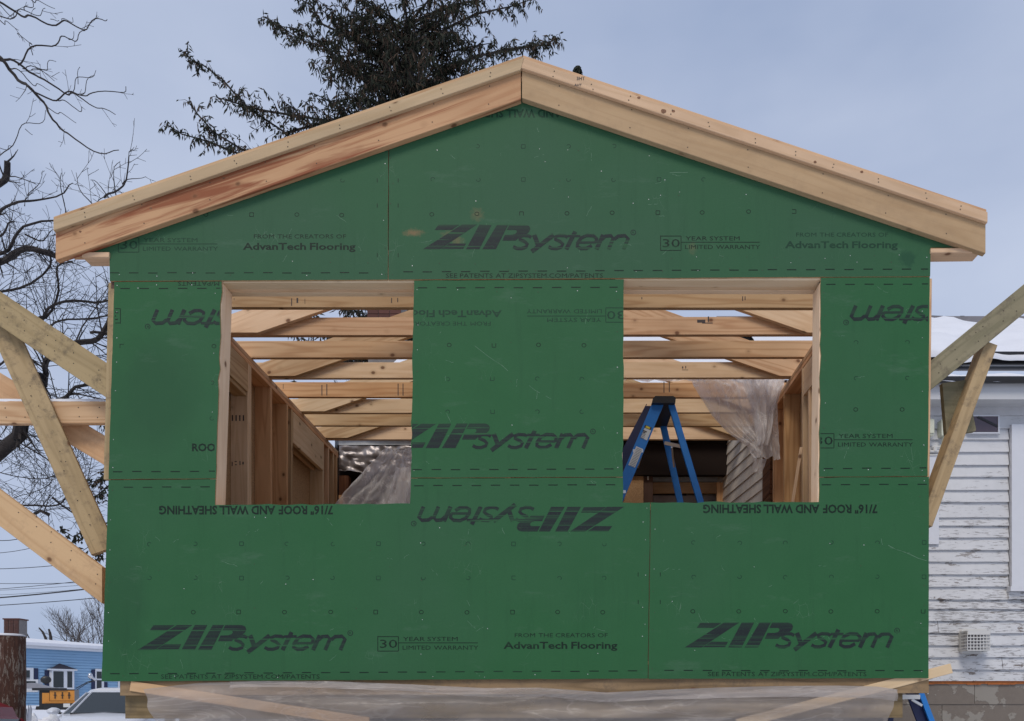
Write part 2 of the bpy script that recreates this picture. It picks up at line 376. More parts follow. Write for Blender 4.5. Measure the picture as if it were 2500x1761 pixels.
def film(name, dens, lo=.2, tint=(.80, .78, .78), mpv=(5, 5, 5), rid_=.3):
    m, t, p, o = newmat(name); N = NT(t); P = N.pos()
    p.inputs['Base Color'].default_value = (*tint, 1); p.inputs['Roughness'].default_value = .2
    tr = N.n('ShaderNodeBsdfTransparent'); tl = N.n('ShaderNodeBsdfTranslucent'); tl.inputs[0].default_value = (*tint, 1)
    mx0 = N.n('ShaderNodeMixShader'); mx0.inputs[0].default_value = .45; N.L(p.outputs[0], mx0.inputs[1]); N.L(tl.outputs[0], mx0.inputs[2])
    mx = N.n('ShaderNodeMixShader'); cr = N.noise(P, 1, 4, .6, mp=mpv, dist=.8)
    rid = N.math('ABSOLUTE', N.math('SUBTRACT', cr, .5))           # crease lines: doubled, creased film is milkier
    f = N.math('ADD', N.math('MULTIPLY', N.ramp(rid, .02, .0), rid_), N.math('MULTIPLY_ADD', N.noise(P, 1.6, 4), dens, lo), clamp=True)
    lw = N.n('ShaderNodeLayerWeight'); lw.inputs[0].default_value = .3
    f = N.math('ADD', f, N.math('MULTIPLY', lw.outputs['Facing'], .35), clamp=True)
    N.L(f, mx.inputs[0]); N.L(tr.outputs[0], mx.inputs[1]); N.L(mx0.outputs[0], mx.inputs[2]); N.L(mx.outputs[0], o.inputs[0])
    N.bump(N.noise(P, 14, 4, .6, dist=1.5), .6, .012, p)
    return m
M['film'] = film('clear_film', .6, .36, (.92, .9, .9), mpv=(6, 6, 3), rid_=.3)
M['film_milky'] = film('milky_film', .6, .10, (.62, .57, .54), (.8, 3, 6), .14)

# ---------------------------------------------------------------- ground, terrain
def gz(x, y):
    prof = [(-50, 0), (5, 0), (7.5, .2), (14, .42), (25, 1.05), (40, 1.15), (52, 1.34), (120, 1.45), (900, 1.5)]
    t = max(0., min(1., (-x - 4.2) / 2.5))
    for (a, b), (c, d) in zip(prof, prof[1:]):
        if y <= c: z = b + (d - b) * (y - a) / (c - a); break
    else: z = 1.5
    far = max(0., min(1., (y - 16) / 12))
    return z * max(t, far)
m = MB(); rows = []
ys = [-30, -15, -8, -4, -2, 0, 2, 4, 5, 6, 7.5, 9, 11, 14, 18, 22, 25, 30, 35, 40, 46, 52, 65, 90, 120, 200, 400, 900, 1500]
xs = [-1500, -500, -200, -100, -60, -40, -30, -24, -18, -14, -11, -9, -7, -6, -5, -4.2, -3, -1, 1, 3, 6, 10, 20, 50, 150, 500, 1500]
for y in ys: rows.append([(x, y, gz(x, y) + (R.uniform(-.02, .02) if 5 < y < 60 else 0)) for x in xs])
m.grid(rows); g_ = m.build('snow_ground', M['snow'], smooth=True, origin=(0, 0, 0)); g_['kind'] = 'structure'
m = MB(); m.box(-3.2, 2.6, .3, 4.1, .004, .03); s_ = m.build('bare_soil', M['soil'], origin=(0, 2, 0)); s_['kind'] = 'structure'

# ================================================================ THE ADDITION
HB = thing('house_addition', 'gabled timber addition sheathed in printed green panels with two open window holes', 'building', (-.3, 1.5, 1.6))
def X(px): return (px - PX) / 402.
def Z(py): return EYE + (PY - py) / 402.
RED_T = None
def rough_outline(pts, amp, seg=26):
    out = []
    n = len(pts)
    for i in range(n):
        (x0, y0), (x1, y1) = pts[i][:2], pts[(i + 1) % n][:2]
        a = amp * (3.2 if len(pts[i]) > 2 else 1)
        k = max(1, int(math.hypot(x1 - x0, y1 - y0) / seg)); out.append((x0, y0))
        ln = math.hypot(x1 - x0, y1 - y0) or 1; nx, ny = -(y1 - y0) / ln, (x1 - x0) / ln
        for j in range(1, k):
            r = R.gauss(0, a); out.append((x0 + (x1 - x0) * j / k + nx * r, y0 + (y1 - y0) * j / k + ny * r))
    return out
def panel(pts, label=None, mat='green'):
    o_ = rough_outline(pts, .28)
    m = MB(); m.prism([(X(a), Z(b)) for a, b in o_], 0, .011, 0, 0, 1)
    o = m.build('sheathing_panel', [M[mat], M['osb']], HB)
    if label: o['label'] = label
    return o
w_ = 'w'   # marks a sawn window edge
P1 = panel([(268, 686.5), (946.6, 683), (948, 320), (196, 592), (190, 615.5), (267, 615.5)], 'left gable panel under the reddish rake board', 'green_shaded')
P2 = panel([(948.6, 683), (2271, 675), (2272, 605), (2395, 604.5), (2385, 570), (1274, 200), (950, 312)], 'wide gable panel with the large upright logo', 'green_shaded')
P3 = panel([(279, 689), (541, 687.5, w_), (527, 1168.5), (265, 1170.5)], 'narrow panel left of the left window hole')
P4 = panel([(1011, 685.5), (1523, 682.5, w_), (1521, 1164.5), (1003, 1166.5, w_)], 'panel between the two window holes')
P5 = panel([(2004, 678.5), (2270, 677), (2265, 1162.5), (2000, 1164.5, w_)], 'narrow panel right of the right window hole')
P6 = panel([(265, 1172.5), (527, 1170.5, w_), (525, 1233, w_), (1001, 1229.5, w_), (1003, 1168.5), (1521, 1166.5, w_), (1520, 1227, w_), (1587.4, 1227), (1581.4, 1657), (248, 1664)], 'long lower panel with an upside-down logo and an upright one')
P7 = panel([(1589, 1227, w_), (1999.5, 1226, w_), (2000, 1166.5), (2268, 1164.5), (2267, 1656), (1583, 1658)], 'lower right panel')

# flat print on the panels -------------------------------------------------
class PR:      # print collected in photo pixels on the wall plane, then clipped
    def __init__(s, yp=0.): s.v = []; s.f = []; s.y = -.0006; s.yp = yp
    def poly(s, pts, dy=0.): b = len(s.v); s.v += [(p[0], p[1], dy) for p in pts]; s.f.append(list(range(b, b + len(pts))))
    def stroke(s, pts, w, dy=0.):
        L, Rr = [], []
        for i, p in enumerate(pts):
            a = pts[max(i - 1, 0)]; c = pts[min(i + 1, len(pts) - 1)]
            dx, dz = c[0] - a[0], c[1] - a[1]; l = math.hypot(dx, dz) or 1
            L.append((p[0] - dz / l * w / 2, p[1] + dx / l * w / 2)); Rr.append((p[0] + dz / l * w / 2, p[1] - dx / l * w / 2))
        for i in range(len(pts) - 1): s.poly([L[i], L[i + 1], Rr[i + 1], Rr[i]], dy)
    def build(s, name, mat, parent, clip=None, dyb=0.):
        if not s.f: return
        bm = bmesh.new(); vs = [bm.verts.new((a, b, c)) for a, b, c in s.v]
        for f in s.f:
            try: bm.faces.new([vs[i] for i in f])
            except ValueError: pass
        if clip:
            for x, sgn in ((clip[0], -1), (clip[1], 1)):
                if x is None: continue
                bmesh.ops.bisect_plane(bm, geom=bm.verts[:] + bm.edges[:] + bm.faces[:], plane_co=(x, 0, 0), plane_no=(sgn, 0, 0), clear_outer=True)
        bm.normal_update(); bmesh.ops.triangulate(bm, faces=bm.faces[:], quad_method='FIXED', ngon_method='EAR_CLIP')
        m = MB(); bm.verts.index_update()
        if bm.faces:
            m.add([tuple(W(v.co.x, v.co.y, s.yp) + Vector((0, s.y - dyb + v.co.z, 0))) for v in bm.verts], [[v.index for v in f.verts] for f in bm.faces])
            o = m.build(name, mat, parent, fixn=False)
        else: o = None
        bm.free(); return o
TXT = {}
def text_geo(st, off):
    if (st, off) in TXT: return TXT[(st, off)]
    cu = bpy.data.curves.new('t', 'FONT'); cu.body = st; cu.offset = off; cu.resolution_u = 2
    ob = bpy.data.objects.new('t', cu); C.objects.link(ob); bpy.context.view_layer.update()
    me = bpy.data.meshes.new_from_object(ob.evaluated_get(bpy.context.evaluated_depsgraph_get()))
    vs = [(v.co.x, v.co.y) for v in me.vertices]; fs = [list(p.vertices) for p in me.polygons]
    bpy.data.objects.remove(ob); bpy.data.curves.remove(cu); bpy.data.meshes.remove(me)
    TXT[(st, off)] = (vs, fs); return vs, fs
def put_words(parent, mat, st, x0, x1, yb, cap, inv, off, clip):
    vs, fs = text_geo(st, off); mn, mx = min(v[0] for v in vs), max(v[0] for v in vs); pos = 0
    import re
    for w_ in re.finditer(r'\S+', st):
        a = 0. if w_.start() == 0 or not st[:w_.start()].strip() else (max(v[0] for v in text_geo('|' + st[:w_.start()] + '|', 0)[0]) - max(v[0] for v in text_geo('||', 0)[0]))
        ww = max(v[0] for v in text_geo(w_.group(), off)[0]) - min(v[0] for v in text_geo(w_.group(), off)[0]); sx = (x1 - x0) / (mx - mn)
        p0 = x0 + a * sx; p1 = min(p0 + ww * sx, x1 + 1)
        if inv: p0, p1 = x0 + x1 - p1, x0 + x1 - p0
        if clip and (p1 < (clip[0] or -9e9) + 1 or p0 > (clip[1] or 9e9) - 1): continue
        pr = PR(); put_text(pr, w_.group(), p0, p1, yb, cap if not re.search('[gyp]', w_.group()) else cap, inv, off); pr.build('lettering', mat, parent, clip)
def put_text(pr, st, x0, x1, yb, cap, inv=False, off=.0, slant=0.):
    """baseline yb, capital height cap (px), stretched to x0..x1; inv = turned upside down (x0..x1 still left to right)"""
    vs, fs = text_geo(st, off); mx = max(v[0] for v in vs); mn = min(v[0] for v in vs); sx = (x1 - x0) / (mx - mn)
    b = len(pr.v)
    for (a, c) in vs:
        u, v = (a - mn) * sx + slant * c * cap / .7, c * cap / .7
        pr.v.append((x0 + u, yb - v, 0) if not inv else (x1 - u, yb + v, 0))
    pr.f += [[b + i for i in f] for f in fs]
K = .2613
def lg(cx, cy): return ((cx - 125) * K, (338 - cy) * K)
LOGO = [[(270, 110), (465, 110), (395, 158), (235, 158)], [(488, 108), (630, 108), (283, 338), (125, 338)], [(372, 285), (527, 285), (500, 335), (292, 336)],
        [(652, 108), (768, 108), (652, 338), (528, 338)], [(818, 108), (922, 108), (806, 338), (680, 338)],
        [(934, 108), (1085, 108), (1116, 120), (1128, 145), (1118, 176), (1090, 200), (1030, 222), (992, 258), (866, 258), (890, 205), (960, 203), (990, 194), (1003, 178), (1000, 164), (985, 158), (908, 158)]]
SYS = [([(1137, 228), (1112, 213), (1062, 210), (1027, 224), (1030, 247), (1075, 266), (1100, 290), (1088, 318), (1045, 333), (1000, 331), (968, 314)], 31),
       ([(1163, 203), (1180, 245), (1200, 300)], 42), ([(1345, 205), (1240, 285), (1140, 360)], 40),
       ([(1477, 228), (1450, 213), (1395, 210), (1360, 224), (1362, 247), (1405, 266), (1432, 290), (1418, 318), (1373, 333), (1328, 331), (1298, 314)], 31),
       ([(1548, 173), (1463, 340)], 38), ([(1478, 214), (1594, 214)], 24),
       ([(1580, 276), (1740, 276)], 22), ([(1738, 278), (1748, 240), (1718, 213), (1655, 210), (1605, 232), (1570, 280), (1566, 314), (1600, 332), (1652, 331), (1702, 304)], 32),
       ([(1808, 203), (1745, 340)], 38), ([(1797, 245), (1830, 216), (1880, 212), (1903, 236), (1858, 340)], 34), ([(1912, 245), (1950, 216), (2012, 212), (2042, 238), (1998, 340)], 34)]
def print_block(parent, ox, oy, inv=False, items='LBAP', clip=None, k=1., faint=()):
    sg = -1 if inv else 1
    def T(q): return (ox + sg * q[0] * k, oy - sg * q[1] * k)
    if 'L' in items:
        pr = PR()
        for q in LOGO: pr.poly([T(lg(*a)) for a in q])
        for i, (q, wd) in enumerate(SYS): pr.stroke([T(lg(*a)) for a in q], wd * K * k, -.00012 * (i % 3 + 1))
        cx, cy = T(lg(2090, 182))
        ring = [(cx + 6 * math.cos(a * math.pi / 8), cy + 6 * math.sin(a * math.pi / 8)) for a in range(17)]
        pr.stroke(ring, 1.6); put_text(pr, 'R', cx - 2.4, cx + 2.6, cy + 2.6 * sg, 5.2, inv)
        pr.build('logo_print', M['print'], parent, clip)
    def txt(mt, st, a, b, base, cap, off=0.):
        x0, x1 = (ox + a * k, ox + b * k) if not inv else (ox - b * k, ox - a * k)
        put_words(parent, mt, st, x0, x1, oy + sg * base * k, cap * k, inv, off, clip)
    if 'B' in items:
        pr = PR(); q = [(580, 32), (630, 32), (630, -3), (580, -3), (580, 33.5)]
        pr.stroke([T(a) for a in q[:2]], 1.8); pr.stroke([T(a) for a in q[1:3]], 1.8, -.0001); pr.stroke([T(a) for a in q[2:4]], 1.8); pr.stroke([T(a) for a in q[3:]], 1.8, -.0001)
        pr.stroke([T((631, 17)), T((822, 17))], 1.7)
        mt = M['print_faint'] if 'B' in faint else M['print_small']; txt(mt, '30', 585, 627, -5, 20); txt(mt, 'YEAR SYSTEM', 641, 774, -21.5, 10); txt(mt, 'LIMITED WARRANTY', 640, 822, 0 - 0.5, 10)
        pr.build('warranty_print', M['print_faint'] if 'B' in faint else M['print_small'], parent, clip)
    if 'A' in items:
        mt = M['print_faint'] if 'A' in faint else M['print_small']; txt(mt, 'FROM THE CREATORS OF', 911, 1135, -30.5, 10)
        txt(mt, 'AdvanTech Flooring', 884, 1162, -3, 16.5, .022)
    if 'P' in items:
        txt(M['print_small'], 'SEE PATENTS AT ZIPSYSTEM.COM/PATENTS', 56, 439, 69.5, 10.5)
print_block(P2, 1032.7, 608.8, faint='A')
print_block(P1, -291, 613, items='BA', clip=(275, 944), faint='B')
print_block(P4, 934, 1094.5, items='L', clip=(1006, 1520))
print_block(P4, 2109, 755, inv=True, items='BA', clip=(1011, 1522), faint='BA')
print_block(P3, 874, 757, inv=True, items='LBP', clip=(281, 536))
print_block(P5, 2579, 747, inv=True, items='L', clip=(2004, 2266))
print_block(P5, 1406, 1091, items='B', clip=(2003, 2264))
print_block(P6, 336.6, 1587, k=1.01)
print_block(P6, 1523.5, 1237.8, inv=True, items='L')
print_block(P7, 1671.5, 1581, items='LP', k=1.01)
def sheath(parent, x0, x1, yb, cap, inv, clip=None, faint=False, st='7/16" ROOF AND WALL SHEATHING'):
    put_words(parent, M['print_faint'] if faint else M['print_small'], st, x0, x1, yb, cap, inv, .03, clip)
sheath(P6, 389, 813, 1236, 20, True); sheath(P7, 1717, 2142, 1233, 20, True)
sheath(P3, 406, 830, 1101.5, 18, False, (466, 524))
sheath(P2, 1088, 1512, 268, 19, True, (1090, 1510), faint=True)

def dashes(parent, x0, x1, y0, y1, pitch=46.8, ln=23, skip=()):
    pr = PR(); x = x0
    while x < x1:
        y = y0 + (y1 - y0) * (x - x0) / (x1 - x0); j = R.uniform(-.5, .5)
        pr.poly([(x, y + j - 1.2), (min(x + ln, x1), y + j - 1.2), (min(x + ln, x1), y + j + 1.2), (x, y + j + 1.2)]); x += pitch
    o = pr.build('dash_print', M['print_small'], parent); o['kind'] = 'stuff'
dashes(P1, 268, 900, 666.5, 666.3); dashes(P2, 985, 2266, 664, 657)
dashes(P3, 294, 538, 705, 704); dashes(P4, 1020, 1508, 703, 702); dashes(P5, 2017, 2266, 695, 694)
dashes(P3, 276, 525, 1152, 1151); dashes(P4, 1007, 1505, 1147, 1145); dashes(P5, 2011, 2262, 1144, 1143)
dashes(P6, 302, 522, 1190, 1189); dashes(P6, 1011, 1510, 1186, 1184); dashes(P7, 2006, 2266, 1183.5, 1183)
dashes(P6, 269, 1578, 1645, 1638); dashes(P7, 1622, 2266, 1637.5, 1638)
def marks(parent, lst, faint=False):
    pr = PR()
    for (x, y, sq) in lst:
        x += R.uniform(-.8, .8); y += R.uniform(-.8, .8)
        if sq:
            r = 4.6
            for a, b in (((-r, -r), (r, -r)), ((r, -r), (r, r)), ((r, r), (-r, r)), ((-r, r), (-r, -r))):
                if R.random() < .12: continue
                pr.stroke([(x + a[0], y + a[1]), (x + b[0], y + b[1])], 1.5, -.0001 * (a[0] == a[1]))
        else:
            t0 = R.uniform(0, 6.28); n = 13 if not faint else 9
            pr.stroke([(x + 5 * math.cos(t0 + a * math.pi / 6), y + 4.4 * math.sin(t0 + a * math.pi / 6)) for a in range(n)], 1.5)
    o = pr.build('guide_marks', M['print_faint'] if faint else M['print_small'], parent); o['kind'] = 'stuff'
d = 1.0889
marks(P1, [(a * d, 482 * d, s) for a, s in ((462, 0), (564, 1), (666, 0), (766, 0))]); marks(P1, [(768 * d, 405 * d, 0), (666 * d, 408 * d, 0)], True)
marks(P2, [(a * d, (481 - i * .8) * d, s) for i, (a, s) in enumerate(((968, 0), (1069, 0), (1170, 1), (1272, 0), (1373, 0), (1475, 1), (1575, 0), (1678, 0), (1780, 1)))])
marks(P2, [(a * d, 403 * d, s) for a, s in ((971, 0), (1072, 0), (1173, 1), (1275, 0), (1376, 0), (1478, 1), (1577, 0))] + [(a * d, 328 * d, s) for a, s in ((1070, 0), (1173, 1), (1275, 0), (1377, 0))], True)
marks(P3, [(274 * d, 776 * d, 1), (480 * d, 777 * d, 0)]); marks(P3, [(476 * d, 858 * d, 0), (475 * d, 938 * d, 0)], True)
marks(P4, [(a * d, 774 * d, s) for a, s in ((1007, 0), (1107, 1), (1208, 0), (1310, 0))]); marks(P4, [(a * d, y * d, s) for y in (850, 923) for a, s in ((1004, 0), (1104, 1), (1205, 0), (1305, 0))], True)
marks(P5, [(1918 * d, 919 * d, 0), (2023 * d, 918 * d, 0)]); marks(P5, [(a * d, y * d, 0) for y in (768, 848) for a in (1920, 2034)], True)
marks(P6, [(a * d, 1373 * d, s) for a, s in ((433, 0), (535, 1), (638, 0), (741, 0), (843, 1), (944, 0), (1047, 0), (1149, 1), (1250, 0), (1351, 0))])
marks(P6, [(a * d, y * d, s) for y in (1220, 1296) for a, s in ((335, 0), (438, 0), (541, 1), (644, 0), (746, 0), (848, 1), (949, 0), (1050, 0), (1152, 1), (1254, 0), (1355, 0))], True)
marks(P7, [(a * d, 1371 * d, s) for a, s in ((1553, 0), (1656, 0), (1760, 0), (1863, 0), (1966, 0), (2070, 1))])
marks(P7, [(a * d, y * d, s) for y in (1217, 1294) for a, s in ((1555, 0), (1658, 0), (1761, 0), (1864, 0), (1967, 0), (2072, 1))], True)
def ticks(parent, xs_, ys_):
    pr = PR()
    for x in xs_:
        for y in ys_: pr.poly([(x - .8, y - 5), (x + .8, y - 5), (x + .8, y + 5), (x - .8, y + 5)])
    o = pr.build('tick_print', M['print_small'], parent); o['kind'] = 'stuff'
ticks(P1, (921,), (441, 502, 623)); ticks(P2, (972,), (441, 502, 623)); ticks(P6, (1558,), (1403, 1470)); ticks(P7, (1612,), (1403, 1470))
M['scratch'] = simple('scratch', (.10, .20, .12), .7)
def scratches(parent, lst):
    pr = PR(); pr.y = -.0003
    for (x0, y0, x1, y1, w_) in lst:
        n = 5; pts = [(x0 + (x1 - x0) * i / n + R.gauss(0, .5), y0 + (y1 - y0) * i / n + R.gauss(0, .8)) for i in range(n + 1)]
        for i in range(n):
            if R.random() < .8: pr.stroke(pts[i:i + 2], w_ * R.uniform(.5, 1.1))
    o = pr.build('scratches', M['scratch'], parent); o['kind'] = 'stuff'
def rs(n, x0, x1, y0, y1):
    out = []
    for _ in range(n):
        x, y, a, l = R.uniform(x0, x1), R.uniform(y0, y1), R.uniform(0, 3.14), R.uniform(5, 32); out.append((x, y, x + l * math.cos(a), y + l * math.sin(a), .8))
    return out
scratches(P2, [(1635, 423, 1690, 421, 1.2), (1640, 426, 1662, 430, 1.), (1310, 312, 1318, 326, 1.), (1583, 500, 1606, 499, 1.)] + rs(16, 1000, 1950, 330, 640))
scratches(P4, [(1160, 845, 1240, 905, .9), (1280, 935, 1345, 975, .9), (1090, 1010, 1100, 1030, 1.)] + rs(12, 1030, 1500, 700, 1140))
scratches(P6, [(1225, 1290, 1232, 1305, 1.3), (1440, 1175, 1452, 1183, 1.), (1444, 1172, 1456, 1180, 1.), (540, 1370, 590, 1385, .9), (1160, 1640, 1175, 1655, 1.)] + rs(26, 330, 1560, 1250, 1630))
scratches(P7, [(2168, 1333, 2262, 1370, 1.2), (2172, 1337, 2222, 1352, 1.)] + rs(16, 1610, 2240, 1240, 1620))
scratches(P5, rs(6, 2020, 2250, 700, 1140)); scratches(P1, rs(6, 500, 900, 460, 650))
def nails(parent, pts):
    a, b = PR(), PR()
    for (x, y) in pts:
        r = R.uniform(.8, 1.25); q = a if R.random() < .5 else b
        q.poly([(x + r * math.cos(k * math.pi / 3), y + r * math.sin(k * math.pi / 3)) for k in range(6)])
    for q, mt, nm in ((a, M['nail'], 'nail_heads'), (b, M['nail_dark'], 'nail_holes')):
        o = q.build(nm, mt, parent, dyb=.0006)
        if o: o['kind'] = 'stuff'
def along(x0, y0, x1, y1, st=47, j=3):
    n = max(1, int(math.hypot(x1 - x0, y1 - y0) / st)); return [(x0 + (x1 - x0) * i / n + R.uniform(-j, j), y0 + (y1 - y0) * i / n + R.uniform(-j, j) * 1.5) for i in range(n + 1)]
nails(P1, along(940, 400, 939, 670, 60) + along(290, 672, 930, 670, 90) + along(620, 630, 900, 645, 80))
nails(P2, along(957, 390, 956, 670, 55) + along(1000, 655, 2250, 652, 75, 8) + [(R.uniform(1000, 1900), R.uniform(350, 500)) for _ in range(22) if True] + along(1640, 630, 2260, 625, 60))
nails(P3, along(288, 700, 276, 1140, 60) + along(528, 720, 515, 1150, 70) + along(290, 700, 470, 699, 40))
nails(P4, along(1020, 712, 1508, 708, 90) + along(1022, 730, 1012, 1150, 60) + along(1510, 730, 1508, 1140, 70) + along(1250, 730, 1250, 1140, 90))
nails(P5, along(2014, 715, 2011, 1150, 50) + along(2256, 700, 2250, 1150, 60, 5) + along(2120, 1150, 2250, 1152))
nails(P6, along(275, 1200, 262, 1640, 70) + along(1575, 1240, 1570, 1640, 38, 5) + along(300, 1654, 1560, 1648, 120) + along(620, 1260, 620, 1600, 100) + along(1030, 1240, 1028, 1600, 90) + [(R.uniform(300, 1550), R.uniform(1250, 1620)) for _ in range(14)])
nails(P7, along(1598, 1240, 1594, 1640, 45, 5) + along(2252, 1180, 2250, 1640, 40, 7) + [(R.uniform(1620, 2230), R.uniform(1250, 1620)) for _ in range(12)])

# rake boards ---------------------------------------------------------------
XN = (1, 0, 0)
def fboard(name, a, b, w, yf, t, mat, parent=HB, n0=XN, n1=XN, label=None, tilt=0.):
    P0 = W(a[0], a[1], yf); P1 = W(b[0], b[1], yf); L = (P1 - P0).normalized()
    wd = Vector((-L.z, 0, L.x))
    if tilt: wd = Matrix.Rotation(tilt, 3, L) @ wd
    off = Vector((0, t / 2, 0)); m = MB(); m.board(P0 + off, P1 + off, wd, w, t, n0, n1)
    o = m.build(name, mat, parent)
    if label: o['label'] = label
    return o
rl = fboard('rake_board', (136, 598.5), (1271.5, 205.5), .174, -.039, .038, M['rake_red'], label='left rake board with dark reddish streaks')
rr = fboard('rake_board', (1274.5, 202), (2406, 581), .176, -.039, .038, M['rake_plain'], label='right rake board, plain tan')
sN = Vector((1, 0, -.28)).normalized()
tl_ = fboard('rake_trim', (130.6, 549.5), (1275, 155.5), .064, -.063, .0235, M['rake_trim'], n1=tuple(sN))
tr_ = fboard('rake_trim', (1276, 154.2), (2411, 530.5), .060, -.063, .0235, M['rake_trim'], n0=tuple(sN))
fboard('rake_trim', (131, 545), (1275.5, 151.5), .075, -.0385, .06, M['spruce'], n1=XN); fboard('rake_trim', (1277, 150.5), (2408, 527), .075, -.0385, .06, M['spruce'], n0=XN)
fboard('soffit_return', (200, 622), (266, 622), .032, -.012, .10, M['rake_trim']); fboard('soffit_return', (2272.5, 612), (2394, 610.5), .028, -.012, .10, M['rake_trim'])
def rnails(parent, a, b, n, yf, up=9):
    pr = PR(yf)
    for i in range(n):
        t = (i + .5) / n; x = a[0] + (b[0] - a[0]) * t + R.uniform(-15, 15); y = a[1] + (b[1] - a[1]) * (x - a[0]) / (b[0] - a[0])
        for dy in (-up, up):
            xx = x + R.uniform(-4, 4); yy = y + dy + R.uniform(-2, 2); pr.poly([(xx + 1.6 * math.cos(k), yy + 1.6 * math.sin(k)) for k in (0, 1, 2, 3, 4, 5)])
    o = pr.build('nail_holes', M['nail_dark'], parent, dyb=.0004); o['kind'] = 'stuff'
rnails(tr_, (1290, 160), (2400, 525), 11, -.063, 5); rnails(tl_, (150, 543), (1268, 158), 9, -.063, 5)
rnails(rl, (150, 592), (1260, 208), 8, -.039, 22); rnails(rr, (1290, 208), (2390, 575), 7, -.039, 22)
pr = PR(-.063); put_text(pr, '3HT', 1408, 1428, 196, 8, off=.02); put_text(pr, 'AHT', 1402, 1420, 211, 6, off=.02); pr.build('grade_stamp', M['ink'], tr_, dyb=.0004)
def knots(parent, lst, yf):
    for (x, y, r) in lst:
        p = W(x, y, yf); m = MB(); n = 12; rr_ = r / 402
        vs = [(p.x + rr_ * 1.3 * math.cos(k * math.pi / 6) * R.uniform(.85, 1.15), yf - .0008, p.z + rr_ * math.sin(k * math.pi / 6) * R.uniform(.85, 1.15)) for k in range(n)]
        m.add(vs, [list(range(n))]); m.build('knot', M['knot'], parent, fixn=False)
M['knot'] = simple('knot_wood', (.20, .09, .04), .7, var=.4, nscale=60)
knots(tr_, [(1620, 272, 5), (1644, 272, 3), (1560, 239, 3), (2104, 420, 3), (1990, 396, 3)], -.063)
knots(rl, [(368, 509, 2.4), (546, 435, 2.4), (196, 566, 2.4)], -.039)

# window jambs, headers -------------------------------------------------------
def hplies(x0, x1, zb):
    for (a, b, dz, mt) in ((.012, .092, 0, 'jamb_pale'), (.094, .136, .003, 'spruce_pale'), (.138, .185, .004, 'jamb_pale')):
        m = MB(); y = (a + b) / 2; m.board((x0, y, zb + dz + .10), (x1, y, zb + dz + .10), (0, 0, 1), .20, b - a); m.build('header_board', M[mt], HB)
hplies(X(541) - .05, X(1011) + .05, Z(687.5)); hplies(X(1523) - .05, X(2004) + .05, Z(681.5))
def jamb(xt, xb, sgn):   # inner face position at top and bottom of the opening
    a = Vector((xt + sgn * .019, .082, Z(687.5) - .001)); b = Vector((xb + sgn * .019, .082, Z(1640)))
    m = MB(); m.board(a, b, (0, 1, 0), .14, .038, (0, 0, 1), (0, 0, 1)); return m.build('jamb_stud', M['jamb_pale'], HB)
jamb(X(541) - .001, X(510), -1); jamb(X(1011) + .001, X(996), 1); jamb(X(1523) - .001, X(1517), -1); jamb(X(2003) + .001, X(1994), 1)
# sills and plates
for (x0, x1, y) in ((525, 1001, 1234), (1520, 2000, 1229.5)):
    m = MB(); z = Z(y) - .020; m.board((X(x0) + .005, .082, z), (X(x1) - .005, .082, z), (0, 1, 0), .14, .038); m.build('sill_plate', M['spruce'], HB)
for x in (-2.70, -2.35, -.80, -.38, .10, 2.04):
    m = MB(); m.board((x, .082, 1.75), (x, .082, 4.45), (0, 1, 0), .14, .038, (0, 0, 1), (0, 0, 1)); m.build('wall_stud', M['spruce'], HB)
for (a, b, py) in ((268, 520, 684), (1012, 1522, 684), (2005, 2262, 677), (268, 520, 1170), (1004, 1520, 1167), (2002, 2258, 1164)):
    m = MB(); m.board((X(a), .0315, Z(py)), (X(b), .0315, Z(py)), (0, 0, 1), .09, .036); m.build('blocking', M['dark_brown'], HB)
for (px, y0, y1) in ((947, 330, 680), (1586, 1240, 1655)):
    m = MB(); m.board((X(px), .0315, Z(y1)), (X(px - 2), .0315, Z(y0)), (1, 0, 0), .09, .036); m.build('blocking', M['dark_brown'], HB)
# corner strips visible beside the sheets
m = MB(); m.board(W(274, 690, .013) + Vector((0, .02, 0)), W(262, 1170, .013) + Vector((0, .02, 0)), (1, 0, 0), .05, .036, (0, 0, 1), (0, 0, 1)); m.build('corner_stud', M['brace_worn'], HB)
m = MB(); m.board(W(2267, 680, .013) + Vector((0, .02, 0)), W(2261, 1165, .013) + Vector((0, .02, 0)), (1, 0, 0), .045, .036, (0, 0, 1), (0, 0, 1)); m.build('corner_stud', M['spruce'], HB)
# ceiling joists -----------------------------------------------------------
PL = EYE + 2.86; dep = [5.63, 6.05, 6.445, 6.853, 7.287, 7.68, 8.045, 8.46]
XL, XR, AP = -2.79, 2.18, -.29
ys_j = [.11, .51] + [q - D for q in dep]
jm = ['spruce', 'spruce', 'spruce', 'spruce', 'spruce', 'spruce_pale', 'spruce_warm', 'spruce_pale', 'spruce', 'spruce_pale']
JO = []
for i, y in enumerate(ys_j):
    m = MB(); dz = R.uniform(-.004, .004); y = max(y, .21) if i == 0 else y
    m.board((XL, y + .019, PL + .07 + dz), (XR, y + .019, PL + .07 - dz), (0, 0, 1), .14, .038, XN, XN); JO.append(m.build('ceiling_joist', M[jm[i]], HB))
def rafter(y, mt, side):
    s = side; zu = lambda u: PL + .3425 * (u)       # u = metres in from the heel
    heel = 2.13; pts = [(-heel, PL), (-heel - .37, PL), (-heel - .375, PL - .11), (-heel - .66, PL - .11), (-heel - .66, PL - .11 + .09), (0, PL + .3425 * heel + .25), (0, PL + .3425 * heel)]
    pts = [(AP + s * -p[0], p[1]) if s > 0 else (AP + p[0], p[1]) for p in pts]
    m = MB(); m.prism(pts, y, y + .038, -s * math.atan(.3425)); m.build('rafter', M[mt], HB)
